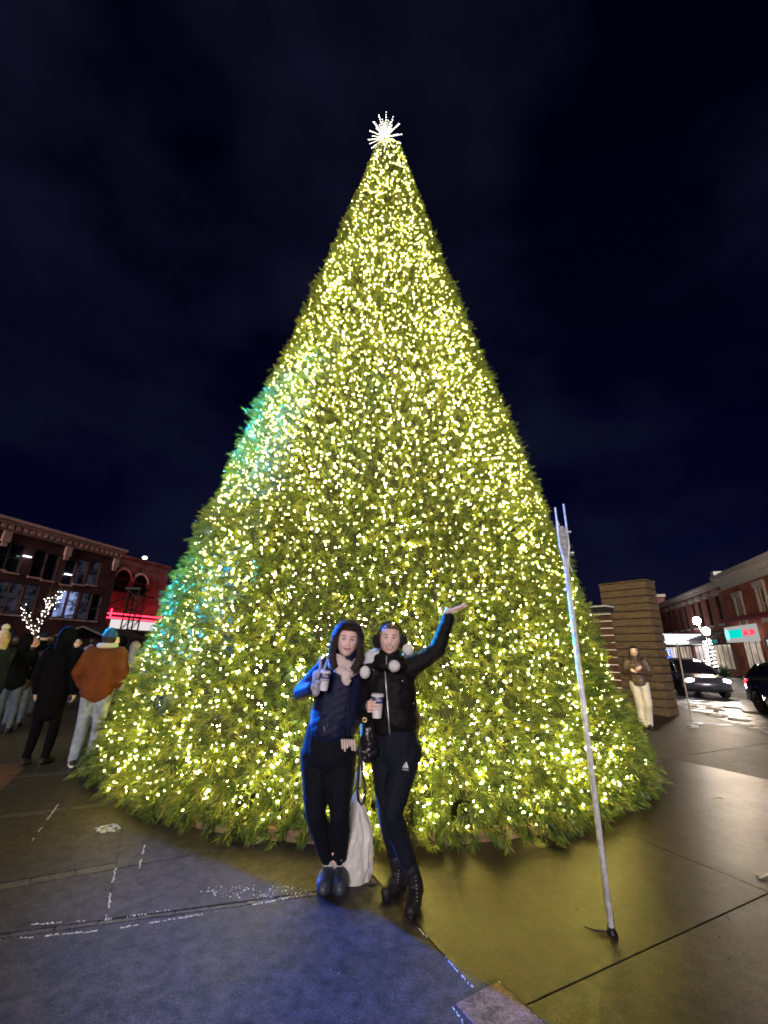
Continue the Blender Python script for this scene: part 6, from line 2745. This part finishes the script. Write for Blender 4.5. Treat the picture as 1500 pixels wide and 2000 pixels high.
# cuff of the raised sleeve
s_ = MB()
cw = (K['wr_l'] - K['el_l']).normalized()
s_.lathe([(0.034, -0.012), (0.037, 0.0), (0.036, 0.016), (0.030, 0.020)], at(878, 1194, 3.215), 18, axis=cw)
s_.build('cuff', mat('pale cuff', (0.60, 0.62, 0.70), 0.8), w2, smooth=True)
# hood thrown back, pale fleece lining
hb = MB()
hb.ell(at(706, 1296, 3.30), (0.105, 0.07, 0.085), n=18)
hb.ell(at(735, 1283, 3.30), (0.085, 0.06, 0.06), n=16)
hb.ell(at(780, 1290, 3.31), (0.08, 0.05, 0.05), n=14)
link('hood_lining', blob(hb, 0.008, 3, wrinkle(0.006, 26)), mat('pale fleece', (0.62, 0.66, 0.72), 0.95, bump=0.6, bscale=150), w2)
# pompoms on cords
pomc = []
for i, (px_, py_, Yp, rp) in enumerate(((713, 1313, 3.04, 0.035), (770, 1301, 3.01, 0.038), (797, 1269, 3.10, 0.039))):
    c = at(px_, py_, Yp)
    pm_ = MB()
    pm_.ell(c, (rp, rp * 0.95, rp * (1.15 if i == 0 else 1.0)), n=18)
    po = link('pompom', blob(pm_, 0.006, 1, wrinkle(0.004, 60, i)), M_pom, w2)
    tag(spiky(c, (rp, rp, rp), 500, 0.010, 40 + i, 0.0022).build('pompom_fur', M_pom, po), kind='stuff')
    cdm = MB()
    k_ = K['head'] + Vector(((-0.06, 0.02, 0.07)[i], -0.09, -0.13))
    cdm.tube([k_, k_.lerp(c, 0.5) + Vector((0, -0.01, -0.01)), c], 0.004, 6)
    cdm.build('cord', M_blackj, po)
# boots
for s in 'lr':
    an, toe, kn = K['an_' + s], K['toe_' + s], K['kn_' + s]
    d_ = Vector((toe.x - an.x, toe.y - an.y, 0)).normalized()
    a0, t0_ = Vector((an.x, an.y, 0)), Vector((toe.x, toe.y, 0))
    up = MB()
    up.cap(an + Z3 * 0.0, an.lerp(kn, 0.24), 0.047, 0.055)
    up.cap(a0 - d_ * 0.03 + Z3 * 0.065, an, 0.046, 0.047)
    up.cap(an - Z3 * 0.03, t0_ - d_ * 0.08 + Z3 * 0.05, 0.046, 0.044)
    up.cap(t0_ - d_ * 0.10 + Z3 * 0.045, t0_ - d_ * 0.015 + Z3 * 0.038, 0.046, 0.034)
    up.cap(a0 - d_ * 0.045 + Z3 * 0.04, a0 - d_ * 0.045 + Z3 * 0.015, 0.036, 0.032)
    me = blob(up, 0.0065, 3, wrinkle(0.002, 30))
    lower_flat(me, 0.018)
    bo = link('boot', me, M_boot, w2)
    _, sole = shoe_mesh(an, toe, 0.043)
    sole_prism(sole, 0.001, 0.020).build('sole', M_black, bo, bevel=0.003)
    hb_ = MB()
    hb_.box((a0.x - d_.x * 0.05, a0.y - d_.y * 0.05, 0.036), (0.06, 0.055, 0.03), math.atan2(d_.y, d_.x))
    hb_.build('heel', M_black, bo)
    bvb = bvh_of(me)
    pix = [(812 + 0.5 * k, 1712 + k * 8) for k in range(7)] if s == 'l' else [(779 - 0.6 * k, 1700 + k * 6) for k in range(5)]
    for (sx_, sy_) in pix:
        p, n_ = cam_hit(bvb, sx_, sy_)
        if p is not None:
            e_ = MB()
            e_.ell(p, (0.0036, 0.0036, 0.0036), n=6)
            e_.build('stud', M_zip, bo)

# ---------------- handbag between them
bgc = at(719, 1442, 3.10)
bag = thing('handbag', bgc - Vector((0, 0, 0.12)), 'slouchy black leather handbag with a long strap hanging between the women', 'handbag')
M_leather = mat('black leather', (0.012, 0.012, 0.014), 0.30, var=0.3, scale=14, bump=0.6, bscale=22)
bm_ = MB()
bm_.cap(bgc + Vector((0, 0, -0.085)), bgc + Vector((0.005, 0, 0.06)), 0.056, 0.038, sx=0.8, side=(0, 1, 0))
bm_.cap(bgc + Vector((-0.025, 0, -0.08)), bgc + Vector((0.025, 0, -0.08)), 0.045, 0.045, sx=0.9, side=(0, 1, 0))
link('pouch', blob(bm_, 0.006, 2, wrinkle(0.008, 20, 4)), M_leather, bag)
rg = MB()
rc = at(712, 1406, 3.05)
rg.tube([rc + Vector((math.cos(a) * 0.013, 0, math.sin(a) * 0.013)) for a in np.linspace(0, 2 * math.pi, 16)[:-1]], 0.004, 6, closed=True)
rg.build('ring', mat('brass ring', (0.75, 0.60, 0.25), 0.3, metal=0.9), bag, smooth=True)
s_ = MB()
s_.tube([at(716, 1384, 3.12), at(712, 1400, 3.06), rc, bgc + Vector((-0.01, -0.02, 0.08))], 0.007, 6)
s_.build('handle', M_leather, bag, smooth=True)
s_ = MB()
pts = [at(706, 1440, 3.06), at(702, 1475, 3.06), at(700, 1520, 3.06), at(698, 1545, 3.06), at(700, 1563, 3.06), at(706, 1572, 3.06), at(712, 1562, 3.06), at(713, 1545, 3.06), at(709, 1515, 3.065), at(705, 1480, 3.07), at(708, 1445, 3.07)]
s_.tube(pts, 0.0052, 6, sx=1.6, up=(1, 0, 0))
s_.build('strap', M_leather, bag, smooth=True)

# ---------------- white plastic bag on the ground
pbm = bpy.data.materials.new('thin white plastic')
pbm.use_nodes = True
nt = pbm.node_tree
b_ = nt.nodes['Principled BSDF']
b_.inputs['Base Color'].default_value = (0.90, 0.90, 0.92, 1)
b_.inputs['Roughness'].default_value = 0.35
tr_n = nt.nodes.new('ShaderNodeBsdfTranslucent')
tr_n.inputs['Color'].default_value = (0.92, 0.90, 0.86, 1)
mx_n = nt.nodes.new('ShaderNodeMixShader')
mx_n.inputs[0].default_value = 0.45
nt.links.new(b_.outputs[0], mx_n.inputs[1])
nt.links.new(tr_n.outputs[0], mx_n.inputs[2])
nt.links.new(mx_n.outputs[0], nt.nodes['Material Output'].inputs['Surface'])
bx0 = atz(692, 1733)
bl_ = atz(640, 1725)
top = at(698, 1535, bx0.y + 0.05)
pbag = thing('plastic_bag', (bx0.x - 0.04, bx0.y + 0.08, 0), 'crumpled white plastic bag standing behind the legs of the woman in clogs', 'bag')
vs, fs = [], []
NR, NS = 26, 48
for i in range(NR):
    t = i / (NR - 1)
    z_ = 0.004 + top.z * t
    xr = bx0.x + 0.105 - 0.02 * t - 0.10 * max(0, t - 0.5) / 0.5
    xl = bx0.x - 0.165 + 0.05 * t + 0.125 * t ** 2.5
    cxx, rx = (xr + xl) / 2, (xr - xl) / 2
    ry = 0.085 * (1 - t) ** 0.6 + 0.012
    for k in range(NS):
        a = 2 * math.pi * k / NS
        n_ = noise.noise(Vector((math.cos(a) * 2.2, math.sin(a) * 2.2 + 5, z_ * 5)))
        n2 = 1 - 2 * abs(noise.noise(Vector((math.cos(a) * 4.5 + 9, math.sin(a) * 4.5, z_ * 7 + a))))
        f_ = 1 + 0.16 * n_ + 0.22 * n2 * min(1, t * 6 + 0.2)
        vs.append(Vector((cxx + math.cos(a) * rx * f_, bx0.y + 0.10 + math.sin(a) * ry * f_, z_)))
for i in range(NR - 1):
    for k in range(NS):
        l = (k + 1) % NS
        fs.append((i * NS + k, i * NS + l, (i + 1) * NS + l, (i + 1) * NS + k))
pm = MB()
pm.add(vs, fs + [tuple(reversed(range(NS)))])
pm.build('sack', pbm, pbag)
s_ = MB()
tp = Vector((top.x, bx0.y + 0.10, top.z))
s_.tube([tp + Vector((-0.02, 0, -0.02)), tp + Vector((-0.01, 0, 0.07)), tp + Vector((0.01, 0.01, 0.12)), tp + Vector((0.018, 0, 0.05)), tp + Vector((0.015, 0, -0.02))], 0.009, 6, sx=0.4)
s_.build('handle', pbm, pbag, smooth=True)
# ------------------------------------------------------------------ people around the tree
M_rust = mat('rust brown suede', (0.13, 0.036, 0.010), 0.9, var=0.2, scale=7, spec=0.2, bump=0.2, bscale=90)
M_jeans = mat('pale denim', (0.24, 0.29, 0.34), 0.85, var=0.3, scale=9, bump=0.3, bscale=180)
M_jeansd = mat('dark denim', (0.05, 0.065, 0.10), 0.85, var=0.3, scale=9)
M_blackc = mat('black wool coat', (0.003, 0.003, 0.004), 1.0, spec=0.1, var=0.2, scale=9)
M_navyc = mat('navy coat', (0.008, 0.011, 0.028), 0.95, spec=0.2, var=0.2, scale=9)
M_beanie = mat('blue beanie', (0.02, 0.075, 0.20), 0.9, bump=0.5, bscale=120)
M_cream = mat('cream knit', (0.60, 0.54, 0.44), 0.95, bump=0.6, bscale=110)
M_pink = mat('dusty pink knit', (0.45, 0.24, 0.23), 0.95, bump=0.6, bscale=110)
M_greyc = mat('grey parka', (0.16, 0.16, 0.18), 0.7, var=0.2, scale=9)
M_brownp = mat('brown puffer', (0.085, 0.055, 0.04), 0.4, var=0.2, scale=14)
M_whitep = mat('off-white trousers', (0.70, 0.67, 0.60), 0.85, var=0.1, scale=6, bump=0.2, bscale=120)
M_shoeb = mat('black trainer', (0.012, 0.012, 0.014), 0.6)
M_soleW = mat('white sole', (0.70, 0.68, 0.63), 0.6)

# man-height figure in the rust jacket, back to us
d0 = atz(152, 1497)
r_, Jd, jk, Mh, kk = bystander(d0.x, d0.y + 0.06, 0, 'person seen from behind in a rust brown jacket, blue beanie and pale jeans', 1.73, M_rust, M_jeans, M_shoeb, 205,
                               dict(hat='beanie', hat_mat=M_beanie, hair=M_hair_b, sole=M_soleW, arms='pocket', hem=-0.02, stance=0.085, turn=15,
                                    ck=dict(chest_r=0.150, waist_r=0.150, hem_r=0.142, arm=0.078, cuff=0.055, wide=1.35, collar=0.080), tk=dict(hip_r=0.125, thigh=0.098, knee=0.072, ankle=0.062)))
cm = MB()
cc = (Jd['sh_l'] + Jd['sh_r']) / 2 + Vector((0, 0, 0.085))
cm.tube([cc + Vector((math.cos(a) * 0.098, math.sin(a) * 0.094, 0.0)) for a in np.linspace(0, 2 * math.pi, 24)[:-1]], 0.034, 10, closed=True)
link('fleece_collar', blob(cm, 0.009, 2, wrinkle(0.005, 40)), M_cream, r_)
# tall dark hooded figure
c0 = atz(62, 1496)
bystander(c0.x, c0.y + 0.05, 0, 'tall person in a long black hooded coat seen from behind, left of the rust jacket', 1.70, M_blackc, mat('black trousers', (0.003, 0.003, 0.004), 1.0, spec=0.1), M_shoeb, 190,
          dict(hat='hood', hat_mat=M_blackc, arms='hang', hem=-0.24, stance=0.10, ck=dict(chest_r=0.138, waist_r=0.135, hem_r=0.142, arm=0.072, cuff=0.052, wide=1.28)))
# left edge: white bobble hat, navy coat, holding something up
a0 = at(8, 1240, 7.2)
bystander(a0.x, a0.y, 0, 'person in a navy coat and cream bobble hat at the left edge', 1.70, M_navyc, M_jeansd, M_shoeb, 250,
          dict(hat='beanie', hat_mat=M_cream, pom=True, hair=mat('blond hair', (0.40, 0.27, 0.12), 0.5, var=0.4, scale=50), long=True, arms='phone', hem=-0.12, ck=dict(chest_r=0.15, waist_r=0.15, hem_r=0.16)))
a1 = at(66, 1258, 8.6)
bystander(a1.x, a1.y, 0, 'person in a dusty pink knit hat half hidden behind the black hooded coat', 1.60, mat('plum coat', (0.04, 0.014, 0.018), 0.95, spec=0.2), M_jeansd, M_shoeb, 215,
          dict(hat='beanie', hat_mat=M_pink, arms='pocket', hem=-0.08))
a2 = at(30, 1258, 9.6)
bystander(a2.x, a2.y, 0, 'person in a dark jacket and pale jeans between the bobble hat and the black coat', 1.66, M_blackc, M_jeans, M_shoeb, 200,
          dict(hair=M_hair_b, arms='pocket', hem=-0.04))
a3 = at(221, 1250, 8.4)
bystander(a3.x, a3.y, 0, 'dark-haired person in a black jacket looking right beside the blue beanie', 1.70, M_blackc, M_jeansd, M_shoeb, 150,
          dict(hair=M_hair_k, arms='pocket', turn=-40, face=True))
a4 = at(262, 1275, 8.7)
bystander(a4.x, a4.y, 0, 'person in a grey hooded parka standing close to the left edge of the tree', 1.55, M_greyc, M_jeansd, M_shoeb, 200,
          dict(hat='hood', hat_mat=M_greyc, arms='pocket', hem=-0.1))
a5 = at(152, 1258, 11.5)
bystander(a5.x, a5.y, 0, 'far person in a white knit hat seen between the black coat and blue beanie', 1.62, M_blackc, M_jeansd, M_shoeb, 10,
          dict(hat='beanie', hat_mat=M_cream, arms='pocket', face=True))
# girl by the timber tower
g0 = atz(1266, 1424)
rows = lambda co, no: (0.010 * (np.sqrt(np.clip(np.abs(co[:, 2] / 0.085 - np.round(co[:, 2] / 0.085)) * 2, 0, 1)) - 0.7)).astype(np.float32)
bystander(g0.x, g0.y + 0.05, 0, 'young woman in a brown puffer jacket and off-white trousers by the timber tower', 1.72, M_brownp, M_whitep, mat('brown boots', (0.05, 0.025, 0.02), 0.6), -30,
          dict(hair=M_hair_k, long=True, face=True, arms='fold', hem=0.03, disp=rows, stance=0.05, ck=dict(chest_r=0.150, waist_r=0.145, hem_r=0.140, arm=0.082, cuff=0.058, wide=1.25, collar=0.07),
               tk=dict(hip_r=0.128, thigh=0.105, knee=0.080, ankle=0.075), pose=dict(kn_l=(0.10, -0.10, 0.50), kn_r=(-0.06, -0.02, 0.49))))

# more of the crowd further back
for (px_, Yd, hgt, face_, coatm, label, op) in (
        (100, 13.0, 1.74, 195, M_navyc, 'far person in a navy coat right behind the black hooded coat', dict(hair=M_hair_b)),
        (46, 12.5, 1.72, 170, M_blackc, 'far person in a black beanie beneath the lights of the bare tree', dict(hat='beanie', hat_mat=M_blackc)),
        (180, 13.5, 1.70, 160, M_greyc, 'far person in a grey coat hidden behind the blue beanie', dict(hair=M_hair_k)),
        (238, 12.0, 1.72, 185, M_blackc, 'far dark-coated person between the black jacket and the grey parka', dict(hat='hood', hat_mat=M_blackc)),
        (84, 9.8, 1.76, 200, M_blackc, 'dark-coated person right behind the shoulder of the black hood', dict(hat='beanie', hat_mat=M_navyc)),
        (124, 10.5, 1.70, 170, M_blackc, 'dark figure with brown hair between the black hood and the rust jacket', dict(hair=M_hair_b)),
        (-8, 8.6, 1.78, 190, M_blackc, 'dark hooded figure cut off by the left edge', dict(hat='hood', hat_mat=M_blackc)),
        (50, 8.0, 1.64, 210, M_blackc, 'dark figure in a black hood just left of the long black coat', dict(hat='hood', hat_mat=M_blackc)),
        (18, 11.0, 1.78, 200, M_navyc, 'tall far person in a navy hood behind the bobble hat', dict(hat='hood', hat_mat=M_navyc))):
    q_ = at(px_, 1255, Yd)
    bystander(q_.x, q_.y, 0, label, hgt, coatm, M_jeansd, M_shoeb, face_, dict(arms='pocket', vox=0.02, **op))
